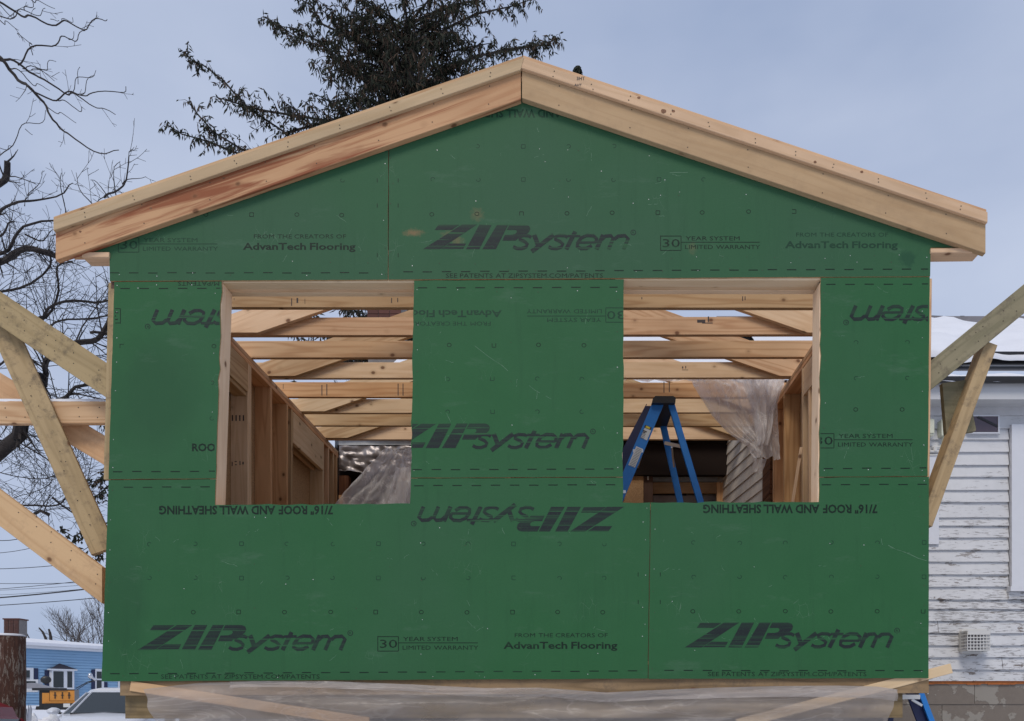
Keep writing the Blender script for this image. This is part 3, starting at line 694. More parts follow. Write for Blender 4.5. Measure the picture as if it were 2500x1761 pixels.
for y, mt in ((.08, 'spruce'), (1.30, 'spruce_pale'), (2.10, 'spruce'), (2.93, 'spruce_pale'), (3.70, 'spruce')):
    rafter(y, mt, -1); rafter(y, mt, 1)
m = MB(); m.board((AP, .05, PL + .86), (AP, 3.9, PL + .86), (0, 0, 1), .235, .030); m.build('ridge_board', M['spruce'], HB)
# side walls ------------------------------------------------------------------
def dboard(name, x, y0, y1, z, wd, w, t, mat):
    m = MB(); m.board((x, y0, z), (x, y1, z), wd, w, t); return m.build(name, M[mat], HB)
for x, x_in, sgn, yend in ((-2.72, -2.65, -1, 4.15), (2.01, 1.94, 1, 2.78)):
    dboard('top_plate', x, .16, yend, PL - .019, (1, 0, 0), .14, .037, 'spruce'); dboard('top_plate', x, .16, yend, PL - .058, (1, 0, 0), .14, .037, 'spruce_warm')
    dboard('bottom_plate', x, .16, yend, EYE + .27, (1, 0, 0), .14, .038, 'spruce')
def vstud(name, x, y, z0, z1, mat, w=.14, t=.038, lab=None):
    m = MB(); m.board((x, y, z0), (x, y, z1), (1, 0, 0), w, t, (0, 0, 1), (0, 0, 1)); o = m.build(name, M[mat], HB); return o
zt = PL - .078; zb = EYE + .29
for y, mt in ((1.68, 'spruce_pale'), (1.72, 'spruce_pale'), (2.17, 'spruce_warm'), (2.56, 'spruce_warm'), (2.68, 'spruce'), (3.62, 'spruce_pale'), (3.80, 'spruce'), (3.98, 'spruce'), (4.10, 'spruce_warm')):
    vstud('wall_stud', -2.72, y, zb, zt, mt)
vstud('wall_stud', -2.72, .55, zb, zt, 'spruce'); vstud('wall_stud', -2.72, .32, zb, zt, 'spruce')
# headers in the left wall
dboard('header_board', -2.665, .57, 1.66, PL - .20, (0, 0, 1), .235, .038, 'spruce'); dboard('header_board', -2.75, .57, 1.66, PL - .20, (0, 0, 1), .235, .038, 'spruce')
dboard('header_board', -2.665, 2.70, 3.60, PL - .235, (0, 0, 1), .30, .038, 'spruce_pale'); dboard('header_board', -2.75, 2.70, 3.60, PL - .235, (0, 0, 1), .30, .038, 'spruce')
dboard('header_board', -2.71, .57, 1.66, PL - .335, (1, 0, 0), .10, .036, 'spruce')
m = MB(); m.box(-2.802, -2.791, .02, 1.95, EYE + .15, PL, ax=1); m.build('side_sheathing', M['osb'], HB)
m = MB(); m.box(-2.802, -2.791, 1.954, 4.15, EYE + .15, PL, ax=1); m.build('side_sheathing', M['osb'], HB)
for y, mt in ((.75, 'spruce_pale'), (1.15, 'spruce'), (1.60, 'spruce_pale'), (1.77, 'spruce_pale'), (2.33, 'spruce_warm'), (2.70, 'spruce_warm')):
    vstud('wall_stud', 2.01, y, zb, zt if y > 1.7 else PL - .33, mt)
dboard('header_board', 1.96, .5, 1.74, PL - .20, (0, 0, 1), .235, .038, 'spruce_pale')
m = MB(); m.box(2.081, 2.092, .02, 1.4, EYE + .15, PL, ax=1); m.build('side_sheathing', M['osb'], HB)
m = MB(); m.box(2.081, 2.092, 1.404, 2.78, EYE + .15, PL, ax=1); m.build('side_sheathing', M['osb'], HB)
fboard('leaning_strip', (1934, 1240), (1957, 1092), .022, 1.55, .02, M['spruce_pale'], n0=None, n1=None)
bx('floor_deck', M['osb'], HB, XL, 2.09, .013, 4.15, EYE + .225, EYE + .245, ax=0)
# ink marks on the lumber
def ink_at(parent, pts, y):
    m = MB()
    for (a, b, c, e) in pts:
        p, q = W(a, b, y), W(c, e, y); m.box(min(p.x, q.x), max(p.x, q.x), y - .0012, y - .0004, min(p.z, q.z), max(p.z, q.z))
    o = m.build('pencil_marks', M['ink'], parent); o['kind'] = 'stuff'
ink_at(JO[2], [(711, 729, 713, 747), (724, 728, 728, 740), (744, 730, 745, 742), (955, 728, 957, 740), (970, 728, 972, 738), (571, 728, 572, 733), (1566, 726, 1568, 731), (1812, 724, 1814, 735), (1818, 724, 1820, 733)], ys_j[2])
ink_at(JO[6], [(785, 940, 787, 966), (797, 938, 799, 966), (691, 938, 692, 950), (971, 937, 973, 966), (983, 937, 985, 966), (1620, 932, 1622, 959), (1633, 932, 1635, 958)], ys_j[6])
ink_at(JO[3], [(1702, 781, 1722, 788), (1714, 788, 1740, 790), (1728, 773, 1731, 786)], ys_j[3])
ink_at(JO[5], [(1665, 895, 1668, 900), (1673, 894, 1675, 900), (1665, 903, 1680, 904)], ys_j[5])
s1 = [c for c in HB.children if c.name.startswith('wall_stud') and abs(wloc(c).y - 1.68) < .01 and wloc(c).x < 0][0]
ink_at(s1, [(566 + 9 * i, 1014, 569 + 9 * i, 1028) for i in range(4)] + [(566, 1128, 568, 1138), (573, 1126, 578, 1128), (574, 1134, 578, 1136), (585, 1126, 587, 1136), (592, 1128, 595, 1134)], 1.66)
# rim and beams under the wall --------------------------------------------------
m = MB(); m.board(W(300, 1678, .05), W(2262, 1672, .05), (0, 0, 1), .105, .06); m.build('rim_board', M['treated'], HB)
m = MB(); m.board(W(316, 1722, .12), W(2196, 1720, .12), (0, 0, 1), .165, .09); m.build('beam', M['treated'], HB)
for y in (1.3, 2.6, 3.9):
    m = MB(); m.board((XL + .05, y, EYE + .05), (2.05, y, EYE + .05), (0, 0, 1), .20, .09); m.build('beam', M['treated'], HB)
for x in (-2.3, 0., 1.8):
    for y in (.35, 3.9):
        m = MB(); m.board((x, y, 0), (x, y, EYE - .06), (1, 0, 0), .14, .14, (0, 0, 1), (0, 0, 1)); m.build('support_post', M['treated'], HB)
m = MB(); m.grid([[(x / 10 - 2.5, .24 + .02 * math.sin(x * 1.3 + z), EYE + .02 - z * .25) for x in range(0, 46)] for z in range(7)]); m.build('black_wrap', M['black_wrap'], HB, smooth=True)
for (a, b, w, yf, lb) in (((318, 1675), (900, 1764), .062, .008, 'pale strip running down from the lower left corner'), ((1800, 1768), (2323.5, 1632), .060, .014, 'pale strip whose knotty end sticks out right of the wall')):
    fboard('diagonal_strip', a, b, w, yf, .02, M['spruce_pale'] if yf > .01 else M['brace_pale'], n0=None, n1=None, label=lb)

# ---------------------------------------------------------------- plastic films
def film_rows(rows, y, amp, nx=40, sub=6, fx=9., seed=0, lean=0.):
    """rows: (py, pxl, pxr); interpolates between rows and hangs folds from the top"""
    out = []
    for i in range(len(rows) - 1):
        for k in range(sub):
            t = k / sub; r = [rows[i][j] * (1 - t) + rows[i + 1][j] * t for j in range(3)]; out.append(r)
    out.append(list(rows[-1])); g = []; n = len(out)
    for i, (py, a, b) in enumerate(out):
        v = i / (n - 1); row = []
        for j in range(nx + 1):
            u = j / nx
            fold = math.sin(u * fx + seed + 1.5 * math.sin(u * fx * .6 + v * 1.5)) * .6 + .7 * mnoise.noise(Vector((u * 7 + seed, v * 2.2, seed))) + .45 * mnoise.noise(Vector((u * 17, v * 9, seed + 3)))
            row.append(W(a + (b - a) * u, py + 4 * mnoise.noise(Vector((u * 6, v * 3, seed + 9))), y + lean * v) + Vector((0, fold * amp, 0)))
        g.append(row)
    return g
def cr(rows, s=.3711, ox=1480, oy=660): return [(oy + r[0] * s, ox + r[1] * s, ox + r[2] * s) for r in rows]
m = MB(); m.grid(film_rows(cr([(700, 545, 1172), (722, 560, 1172), (765, 582, 1168), (850, 640, 1125), (950, 705, 1132), (1050, 800, 1138), (1150, 925, 1148), (1240, 968, 1152)]), 2.42, .06, 56, 8, 14, 1.))
m.grid(film_rows(cr([(1240, 968, 1060), (1330, 962, 1028)]), 2.42, .02, 12, 6, 5, 4.))
m.grid(film_rows(cr([(706, 880, 1172), (800, 930, 1150), (900, 955, 1120), (1050, 990, 1095), (1150, 1000, 1070)]), 2.36, .05, 34, 8, 11, 7.))
f1 = m.build('plastic_sheet', M['film'], smooth=True, fixn=False); tag(f1, 'crumpled clear plastic sheet hanging from the joists in the right window', 'plastic sheet')
m = MB(); m.grid(film_rows(cr([(702, 118, 700), (728, 118, 600)]), 2.60, .03, 40, 3, 20, 2.)); f2 = m.build('plastic_edge', M['film'], f1, smooth=True, fixn=False)
cl = lambda rows: cr(rows, .3711, 500, 660)
m = MB(); m.grid(film_rows(cl([(1176, 1185, 1372), (1250, 1120, 1368), (1350, 1030, 1364), (1450, 940, 1360), (1560, 855, 1356)]), 3.4, .07, 40, 8, 11, 3.))
m.grid(film_rows(cl([(1300, 1262, 1372), (1400, 1235, 1370), (1560, 1190, 1360)]), 3.3, .05, 20, 8, 9, 5.))
f3 = m.build('plastic_sheet', M['film'], smooth=True, fixn=False); tag(f3, 'clear plastic sheet slumped across the dark opening in the left window', 'plastic sheet')
# long film under the wall
top = [(350, 1683), (480, 1668), (620, 1664), (800, 1664), (1000, 1672), (1180, 1681), (1320, 1680), (1480, 1692), (1600, 1686), (1750, 1680), (1900, 1676), (2050, 1675), (2140, 1677), (2190, 1684)]
def topy(x):
    for (a, b), (c, e) in zip(top, top[1:]):
        if x <= c: return b + (e - b) * (x - a) / (c - a)
    return top[-1][1]
g = []; nv = 26
for i in range(nv + 1):
    v = i / nv; row = []
    for j in range(161):
        u = j / 160; xl = 350 + 45 * min(1, v * 1.1); xr = 2192 - (0 if v < .12 else 18 * math.sin(min(1., (v - .12) * 1.9) * 3.1)) - 40 * max(0, v - .3)
        x = xl + (xr - xl) * u; py = topy(x) + v * 165
        fold = .5 * mnoise.noise(Vector((u * 5, v * 5 + u * 3, 1.))) + .5 * math.sin(v * 15 + 4 * mnoise.noise(Vector((u * 4, v * .7, 5.)))) * .5 + .25 * mnoise.noise(Vector((u * 26, v * 9, 2.)))
        row.append(W(x, py, -.05 - .03 * v) + Vector((0, fold * .055, 0)))
    g.append(row)
m = MB(); m.grid(g)
g = []
for i in range(9):
    v = i / 8; row = []
    for j in range(141):
        u = j / 140; x = 560 + (2190 - 560) * u; base = topy(x) - 1 + 3 * v
        hgt = 12 + 14 * u + 8 * mnoise.noise(Vector((u * 6, 0, 8.)))
        row.append(W(x, base + v * hgt, -.085) + Vector((0, .016 * math.sin(v * 3.1 + u * 9) + .012 * mnoise.noise(Vector((u * 22, v * 4, 3.))), 0)))
    g.append(row)
m.grid(g)
f4 = m.build('plastic_sheet', M['film_milky'], smooth=True, fixn=False); tag(f4, 'long milky plastic sheet draped over the beam under the green wall', 'plastic sheet')

# ---------------------------------------------------------------- stepladder inside
def rail(lad, name, a, b, w, y, t, mat, n=(0, 0, 1), flange=True):
    P0, P1 = W(a[0], a[1], y), W(b[0], b[1], y); L = (P1 - P0).normalized(); wd = Vector((-L.z, 0, L.x)); off = Vector((0, t / 2, 0))
    m = MB(); m.board(P0 + off, P1 + off, wd, w, .006, n, n, .001)
    if flange:
        for s in (-1, 1): m.board(P0 + off + wd * s * (w / 2 - .003) + Vector((0, t / 2, 0)), P1 + off + wd * s * (w / 2 - .003) + Vector((0, t / 2, 0)), (0, 1, 0), t - .004, .005, n, n, .001)
    return m.build(name, mat, lad)
LY = 1.38; FL = EYE + .25
LD = thing('stepladder', 'blue stepladder with black top cap standing open inside the right window', 'ladder', (.6, 1.6, FL))
def down(a, b, zz, y):   # extend a pixel line to height zz
    s = F / (y + D); py = PY - (zz - EYE) * s; t = (py - a[1]) / (b[1] - a[1]); return (a[0] + (b[0] - a[0]) * t, py)
a, b = (1607, 984), (1537, 1150); r1 = rail(LD, 'front_rail', a, down(a, b, FL, LY), .088, LY, .03, M['ladder_blue'])
a, b = (1590, 990), (1512, 1140); rail(LD, 'front_rail', a, down(a, b, FL, 1.75), .088, 1.75, .03, M['ladder_navy'])
a, b = (1639.5, 984), (1712, 1226); rail(LD, 'rear_rail', a, down(a, b, FL, LY), .050, LY, .03, M['ladder_blue'])
a, b = (1612, 1000), (1662, 1226); rail(LD, 'rear_rail', a, down(a, b, FL, 1.85), .052, 1.85, .03, M['ladder_blue'])
m = MB(); c0, c1 = W(1594, 967, LY - .03), W(1650, 984, LY - .03)
m.prism([(c0.x, c0.z - .02), (c0.x + .02, c0.z), (c1.x - .02, c0.z), (c1.x, c0.z - .015), (c1.x - .004, c1.z), (c0.x - .008, c1.z)], LY - .03, LY + .52); m.build('top_cap', M['black'], LD)
for py in (1100, 1200, 1310, 1420, 1530):
    t = (py - 984) / 166; q = W(1607 - 70 * t, py, LY); m = MB(); m.box(q.x - .04, q.x + .04, LY + .01, LY + .42, q.z - .012, q.z + .012, ax=1); m.build('step', M['steel'], LD)
for py in (1090, 1240, 1400):
    t = (py - 984) / 242; q = W(1639.5 + 72.5 * t, py, LY); q2 = W(1612 + 50 * (py - 1000) / 226 - 8, py - 8, 1.85); m = MB(); m.board(q + Vector((0, .02, 0)), q2, (0, 0, 1), .028, .012); m.build('rear_brace', M['steel'], LD)
m = MB(); m.tube([W(1640, 1092, LY + .1), W(1642, 1112, LY + .3), W(1646, 1140, LY + .4)], .008, 5); m.build('spreader', M['steel'], LD)
def stick(x, y, w, h, mat, dy):
    P0 = W(x, y, LY); L = (W(1607, 984, LY) - W(1537, 1150, LY)).normalized(); wd = Vector((L.z, 0, -L.x)); m = MB()
    m.obox(P0 + Vector((0, .010 - dy, 0)), wd * w, Vector((0, .001, 0)), L * h); return m.build('sticker', mat, r1)
stick(1577, 1059, .055, .085, M['sticker'], 0.); stick(1582, 1043, .055, .022, M['black'], .0012); stick(1582, 1043, .035, .016, M['sticker_yellow'], .0024)
for i in range(6): stick(1574.5 - i * 1.4, 1052 + i * 3.2, .034 if i != 1 else .02, .003 if i > 1 else .008, M['ink'], .0012)
sb_ = stick(1552, 1115, .056, .16, M['sticker'], 0.); 
for i in range(13): stick(1561 - i * 1.5, 1096 + i * 3.4, .042, .0022, M['ink'], .0012)

# ladder outside
L2 = thing('stepladder', 'second blue ladder standing outside below the lower right corner of the green wall', 'ladder', (2.6, .75, 0))
a, b = (2241, 1667), (2277, 1761); rail(L2, 'rail', (a[0] - 8, a[1] - 22), down(a, b, 0, .45), .035, .45, .02, M['ladder_blue'])
a, b = (2220, 1667), (2256, 1761); m = MB(); p0, p1 = W(a[0] - 8, a[1] - 22, .47), W(*down(a, b, 0, .47), .47); m.board(p0 + Vector((0, .03, 0)), p1 + Vector((0, .03, 0)), (1, 0, 0), .075, .012, (0, 0, 1), (0, 0, 1)); m.build('rail_web', M['ladder_navy'], L2)
m = MB(); p0, p1 = W(2192, 1702, .43), W(2245, 1702, .43); m.board(p0, p1, (0, 0, 1), .030, .02); m.build('step', M['plastic_white'], L2)
m = MB(); p0, p1 = W(2226, 1708, .44), W(2251, 1723, .44); m.board(p0, p1, (0, 0, 1), .018, .01); m.build('step_brace', M['steel'], L2)
m = MB(); p0 = W(2192, 1702, .45); m.board(p0 + Vector((-.02, .02, -.0)), Vector((p0.x - .25, .47, 0)), (1, 0, 0), .035, .02, (0, 0, 1), (0, 0, 1)); m.build('rail', M['ladder_navy'], L2)
m = MB(); p0 = W(2206, 1646, .5); m.box(p0.x - .05, p0.x + .12, .42, .62, p0.z - .01, p0.z + .05); m.build('top_cap', M['black'], L2)

# ---------------------------------------------------------------- side braces
BL = thing('brace_frame', 'weathered timber braces nailed against the left side of the green wall', 'timber bracing', (-4.2, .3, 0))
fboard('brace', (-260, 580), (262, 930), .180, .10, .038, M['brace_worn'], BL, label='upper yellowish brace')
fboard('brace', (-20, 745), (250, 1345), .148, .17, .038, M['brace_worn'], BL, n0=None, n1=None, tilt=math.radians(-14), label='steep worn brace')
fboard('brace', (-260, 1008), (266, 1007), .142, .23, .038, M['spruce'], BL, label='level board with snow on top')
fboard('brace', (-260, 790), (262, 1104), .165, .32, .038, M['brace_pale'], BL, label='rear brace behind the level board')
fboard('brace', (-260, 1044), (249, 1429), .180, .08, .038, M['brace_pale'], BL, label='lower pale brace')
for (a, b, n, yf) in (((-60, 716), (258, 925), 7, .10), ((30, 1222), (246, 1424), 5, .08), ((0, 1008), (255, 1007), 6, .23), ((60, 930), (235, 1300), 6, .165)): rnails(BL, a, b, n, yf, 12)
m = MB(); m.grid([[W(x, 980 - h + 1.5 * mnoise.noise(Vector((x * .05, h, 0))), .235 + dy) for x in range(-250, 262, 12)] for (h, dy) in ((0, 0), (4, .004), (6, .02), (4, .033), (0, .037))]); m.build('snow_cap', M['snow'], BL, smooth=True)
m = MB(); m.board((-4.3, .22, 0), (-4.3, .22, 4.4), (1, 0, 0), .14, .09, (0, 0, 1), (0, 0, 1)); m.build('post', M['treated'], BL)
BRc = thing('brace_frame', 'greenish treated timber braces nailed against the right side of the green wall', 'timber bracing', (2.9, .3, 0))
fboard('brace', (2267, 921), (2760, 516), .140, .10, .038, M['treated_green'], BRc, label='long brace rising to the right')
fboard('brace', (2262, 1280), (2421, 838), .080, .14, .125, M['brace_worn'], BRc, n0=None, n1=None, label='steep short brace under the long one')
rnails(BRc, (2280, 910), (2500, 730), 6, .10, 12)
pts = [(2301, 938), (2300, 936), (2358, 928), (2383, 1048), (2382, 1052), (2311, 1060)]
m = MB(); q = [W(a, b, .235) for a, b in pts]; m.prism([(v.x, v.z) for v in q], .235, .275); m.build('gusset_block', M['treated_green'], BRc)
m = MB(); m.board((3.6, .12, 0), (3.6, .12, 4.6), (1, 0, 0), .09, .09, (0, 0, 1), (0, 0, 1)); m.build('post', M['treated'], BRc)

# ================================================================ EXISTING HOUSE
EH = thing('existing_house', 'old white clapboard house with snowy roof behind and right of the addition', 'house', (5, 8, 0))
YW = 2.8; dW = YW + D
def zw(py, y=YW): return EYE + (PY - py) * (y + D) / F
def xw(px, y=YW): return (px - PX) * (y + D) / F
XE = 9.5; X0 = 1.945
# foundation blocks
zt0 = zw(1668); bh = (zw(1668) - zw(1721)); k = 0
wall = bx('foundation_wall', M['mortar'], EH, 2.2, XE, YW + .03, YW + .25, -.02, zt0, ax=0)
for r in range(7):
    z1 = zt0 - r * bh - .004; z0 = z1 - bh + .008
    if z1 < .02: break
    x = xw(2382) - (.0 if r % 2 == 0 else (2382 - 2302) * dW / F) - .93 * 2
    while x < xw(2560):
        a, b = max(x + .004, 2.2), x + .93 - .004
        if b > a + .05: bx('foundation_block', M['block'], EH, a, b, YW + R.uniform(.018, .024), YW + .06, max(z0, 0), z1, ax=0)
        x += .93
m = MB(); x = 2.2
while x < xw(2560):
    L_ = R.uniform(.05, .16); m.box(x, x + L_, YW + .005, YW + .10, zt0 - R.uniform(.004, .02), zt0 + .024, ax=0); x += L_
m.build('rusty_sill_strip', M['orange'], EH)
# clapboards: one object per course
edges = [1663]; py = 1663
crs = [1635, 1605, 1576, 1546, 1516, 1487, 1464, 1432.6, 1403, 1372, 1343, 1313, 1284, 1264, 1226, 1197, 1165, 1136, 1104, 1074, 1047, 1015, 985]
prev = 1663
bx('sheathing_core', M['old_plank'], EH, X0 + .03, XE, YW + .03, YW + .12, zt0 + .02, zw(925), ax=0)
for i, py in enumerate(crs):
    z0, z1 = zw(prev), zw(py); xr = XE
    segs = [(X0 + .02, XE)]
    if prev <= 1440 + 8 and py >= 1030: segs = [(X0 + .02, xw(2464) - .006)]
    splits = {9 - 9: None}
    cut = []
    if i == 4: cut = [xw(2290)]
    if i == 1: cut = [xw(2447)]
    for (a, b) in segs:
        xs_ = [a] + cut + [b]
        for u, v in zip(xs_, xs_[1:]):
            m = MB(); n = max(2, int((v - u) / .12)); row_b, row_t, row_u = [], [], []
            for q in range(n + 1):
                x = u + .002 + (v - u - .004) * q / n; wv = .0035 * mnoise.noise(Vector((x * 3, z0 * 9, 0)))
                row_t.append((x, YW + .012, z1 + .012)); row_b.append((x, YW - .012 + wv, z0 + wv)); row_u.append((x, YW + .02, z0 + .001 + wv))
            m.grid([row_t, row_b, row_u]); m.build('clapboard', M['peel'], EH)
    prev = py
# eave
zE = zw(928)
bx('frieze_shadow_board', M['shadow_trim'], EH, X0, XE, YW - .05, YW + .0, zw(986), zw(975) - .002, ax=0)  # shadow line under the eave, built as a dark brown-grey strip
bx('fascia_board', M['fascia'], EH, X0 + .1, XE, YW - .22, YW - .19, zw(975, YW - .22), zw(928, YW - .22), ax=0)
bx('soffit', M['fascia'], EH, X0 + .1, XE, YW - .19, YW + .05, zw(975, YW - .22) + .01, zw(975, YW - .22) + .03, ax=0)
def gutter(y, z, r, x0, x1):
    m = MB(); rows = []
    for a in range(9):
        t = math.pi * a / 8; rows.append([(x0, y - r * math.cos(t), z - r * .9 * math.sin(t)), (x1, y - r * math.cos(t), z - r * .9 * math.sin(t))])
    m.grid(rows); m.grid([[(p[0], p[1] + .004 * (1 if p[1] < y else -1), p[2] + .003) for p in rw] for rw in rows]); m.build('gutter', M['gutter'], EH, smooth=True)
gutter(YW - .27, zw(921, YW - .30), .048, X0 + .1, XE)
def lumpy(name, x0, x1, y0, z0, y1, z1, th, nx, nyy, mat, parent, amp=.03, edge=True, fr=3.):
    m = MB(); rows = []
    for i in range(nyy + 1):
        v = i / nyy; row = []
        for j in range(nx + 1):
            u = j / nx; x = x0 + (x1 - x0) * u; e = th * (min(1, v * 6) ** .5 if edge else 1)
            row.append((x, y0 + (y1 - y0) * v + (.03 * mnoise.noise(Vector((x * 2.2, 0, 4))) if i == 0 else 0), z0 + (z1 - z0) * v + e + amp * mnoise.noise(Vector((x * fr, v * 5, 2.))) + amp * .5 * mnoise.noise(Vector((x * fr * 2.7, v * 11, 7.)))))
        rows.append(row)
    rows.insert(0, [(p[0], p[1] + .01, p[2] - th * .7) for p in rows[0]])
    m.grid(rows); return m.build(name, mat, parent, smooth=True, fixn=False)
# snow in the lower gutter; recessed upper fascia; upper gutter and roof snow
lumpy('gutter_snow', X0 + .12, XE, YW - .30, zw(921, YW - .3) - .005, YW + .02, zw(908, YW - .3) + .03, .045, 70, 5, M['snow'], EH, .03, True, 5.)
yu = YW + .12
bx('fascia_board', M['fascia'], EH, X0 + .1, XE, yu, yu + .03, zw(903, yu), zw(864, yu), ax=0)
bx('dark_joint', M['gutter'], EH, X0 + .1, XE, yu - .03, yu + .0, zw(904, yu), zw(898, yu), ax=0)
gutter(yu - .04, zw(858, yu - .08), .034, X0 + .1, XE)
zs = zw(857, yu - .08); sl_ = .575
lumpy('roof_snow', X0 + .1, XE, yu - .10, zs - .03, yu + 3.2, zs + 3.2 * sl_, .07, 110, 26, M['snow'], EH, .085, True, 1.7)
m = MB(); m.prism([(0, 0), (1, 0), (1, 1), (0, 1)], 0, 1)
bx('roof_deck', M['gutter'], EH, X0 + .12, XE, yu - .03, yu + .02, zs - .10, zs - .035, ax=0)
m = MB(); m.grid([[(X0 + .1, yu - .05, zs - .06), (XE, yu - .05, zs - .06)], [(X0 + .1, yu + 3.2, zs + 3.2 * sl_ - .06), (XE, yu + 3.2, zs + 3.2 * sl_ - .06)]]); m.build('roof_slope', M['gutter'], EH)
bx('ridge_flashing', M['metal_sheet'], EH, X0 + .1, XE, yu + 3.2, yu + 3.3, zs + 3.2 * sl_ - .1, zw(772, yu + 3.2), ax=0)
# side wall inside (white clapboards seen through right window)
zr = EYE + 3.2; n = 26; cz = [EYE - .1 + i * .118 for i in range(29)]
for a, b in zip(cz, cz[1:]):
    m = MB(); XF = X0 - .33; m.grid([[(X0 + .004, 3.10, b + .008), (XF + .004, 6.0, b + .008)], [(X0 - .009, 3.10, a), (XF - .009, 6.0, a)], [(X0 + .006, 3.10, a + .001), (XF + .006, 6.0, a + .001)]]); m.build('clapboard', M['old_cream'], EH)
for i in range(15):
    z = EYE - .1 + i * .235; bx('old_sheathing_board', M['old_plank'], EH, X0 - .012 + R.uniform(-.003, .003), X0 + .02, 2.795, 3.085, z, z + .228, ax=1)
bx('side_core', M['old_plank'], EH, X0 + .021, X0 + .10, 2.94, 6.0, .0, EYE + 3.1, ax=1)
# back wall of the addition = dark opening into the old house
YB = 4.22
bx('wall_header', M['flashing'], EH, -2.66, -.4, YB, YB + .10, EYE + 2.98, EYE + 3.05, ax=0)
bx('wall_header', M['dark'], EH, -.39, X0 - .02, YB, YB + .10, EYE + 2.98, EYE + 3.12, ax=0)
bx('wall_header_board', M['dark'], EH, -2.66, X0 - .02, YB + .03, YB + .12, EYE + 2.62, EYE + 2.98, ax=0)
bx('flashing_strip', M['flashing'], EH, xw(828, YB), -.9, YB - .02, YB + .0, zw(1088, YB), zw(1075, YB), ax=0)
m = MB(); rows = []
for i in range(13):
    v = i / 12; rows.append([W(828 + (1015 - 828) * j / 26, 1089 + v * (66 - 14 * abs(j / 26 - .45)), YB - .05) + Vector((0, .05 * mnoise.noise(Vector((j * .45, i * .6, 1))) + .02 * mnoise.noise(Vector((j * 1.2, i * 1.3, 5))), 0)) for j in range(27)])
m.grid(rows); m.build('crumpled_sheet', M['metal_sheet'], EH, smooth=True, fixn=False)
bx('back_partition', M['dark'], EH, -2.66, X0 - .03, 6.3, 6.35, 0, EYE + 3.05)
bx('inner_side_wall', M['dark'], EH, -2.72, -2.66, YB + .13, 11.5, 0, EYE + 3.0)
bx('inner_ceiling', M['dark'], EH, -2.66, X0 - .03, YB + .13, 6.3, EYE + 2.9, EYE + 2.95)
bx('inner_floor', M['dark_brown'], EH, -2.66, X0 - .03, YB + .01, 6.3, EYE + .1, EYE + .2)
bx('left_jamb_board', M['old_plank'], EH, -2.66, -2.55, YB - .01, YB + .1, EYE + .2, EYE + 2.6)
ylr = 4.5
def pbx(name, mat, x0, x1, y0, y1, y, th=.04, parent=EH):
    p, q = W(x0, y1, y), W(x1, y0, y); return bx(name, mat, parent, p.x, q.x, y, y + th, p.z, q.z)
pbx('strand_panel', M['osb'], 1490, 1571, 1092, 1420, 4.30, .012); o = pbx('door_edge', M['dark_brown'], 1572, 1594, 1136, 1420, 4.32)
pbx('label_strip', M['sticker'], 1580, 1584, 1156, 1172, 4.315, .003, o)
pbx('grey_plank', M['metal_sheet'], 1520, 1660, 1077, 1092, 4.26)
for (a, b, mt) in ((1140, 1152, 'flashing'), (1154, 1176, 'flashing'), (1178, 1204, 'brace_pale'), (1210, 1236, 'metal_sheet')):
    pbx('wall_plank', M[mt], 1595, 1754, a, b, 4.6 + R.uniform(0, .02))
pbx('crossbeam', M['spruce_warm'], 1750, 1774, 1178, 1236, 4.4); pbx('wood_block', M['brace_pale'], 974, 1004, 1150, 1175, 4.0)
pbx('stub_board', M['spruce_warm'], 827, 838, 1209, 1250, 3.7, .08); pbx('ceiling_plank', M['dark_brown'], 1570, 1740, 1110, 1122, 5.6)
# main roof over the back
ze = EYE + 3.10; s2 = .65
lumpy('roof_snow', -2.75, X0 + .8, YB - .08, ze, YB + 7.5, ze + 7.5 * s2, .12, 30, 16, M['snow'], EH, .04, True, 1.2)
m = MB(); m.grid([[(-2.75, YB, ze - .02), (X0 + .8, YB, ze - .02)], [(-2.75, YB + 7.5, ze + 7.5 * s2 - .02), (X0 + .8, YB + 7.5, ze + 7.5 * s2 - .02)]]); m.build('roof_slope', M['gutter'], EH)
m = MB(); m.add([(-2.74, YB + .1, 0), (-2.74, YB + 14.8, 0), (-2.74, YB + 14.8, ze), (-2.74, YB + 7.5, ze + 7.5 * s2 - .05), (-2.74, YB + .1, ze - .03)], [(0, 1, 2, 3, 4)]); m.build('gable_wall', M['peel'], EH, fixn=False)
# window trim, vent, boxes, small window
WT = bx('window_board', M['trim_white'], EH, xw(2464), xw(2620), YW - .045, YW + .02, zw(1433), zw(1040), ax=2); WT['label'] = 'white board covering a window'
bx('window_sill', M['trim_white'], WT, xw(2457), xw(2630), YW - .075, YW + .02, zw(1446), zw(1434), ax=0)
bx('apron', M['peel'], WT, xw(2458), xw(2630), YW - .035, YW + .02, zw(1463), zw(1447), ax=0)
wf = MB(); a, b, c_, e = xw(2358), xw(2435), zw(1062), zw(1017)
for q in ((a, a + .014, c_, e), (b - .014, b, c_, e), (a + .014, b - .014, c_, c_ + .012), (a + .014, b - .014, e - .012, e)): wf.box(q[0], q[1], YW - .04, YW + .0, q[2], q[3])
wo = wf.build('window', M['trim_white'], EH); bx('pane', M['glass_mauve'], wo, a + .013, b - .013, YW - .032, YW - .027, c_ + .011, e - .011)
m = MB(); m.board((xw(2382), YW - .036, zw(1021)), (xw(2430), YW - .036, zw(1044)), (0, 0, 1), .022, .004); m.build('pane_reflection', M['black'], wo)  # diagonal dark reflection in the glass, modelled as a black strip
VH = MB(); vx0, vx1, vz0, vz1 = xw(2340), xw(2404), zw(1597), zw(1537)
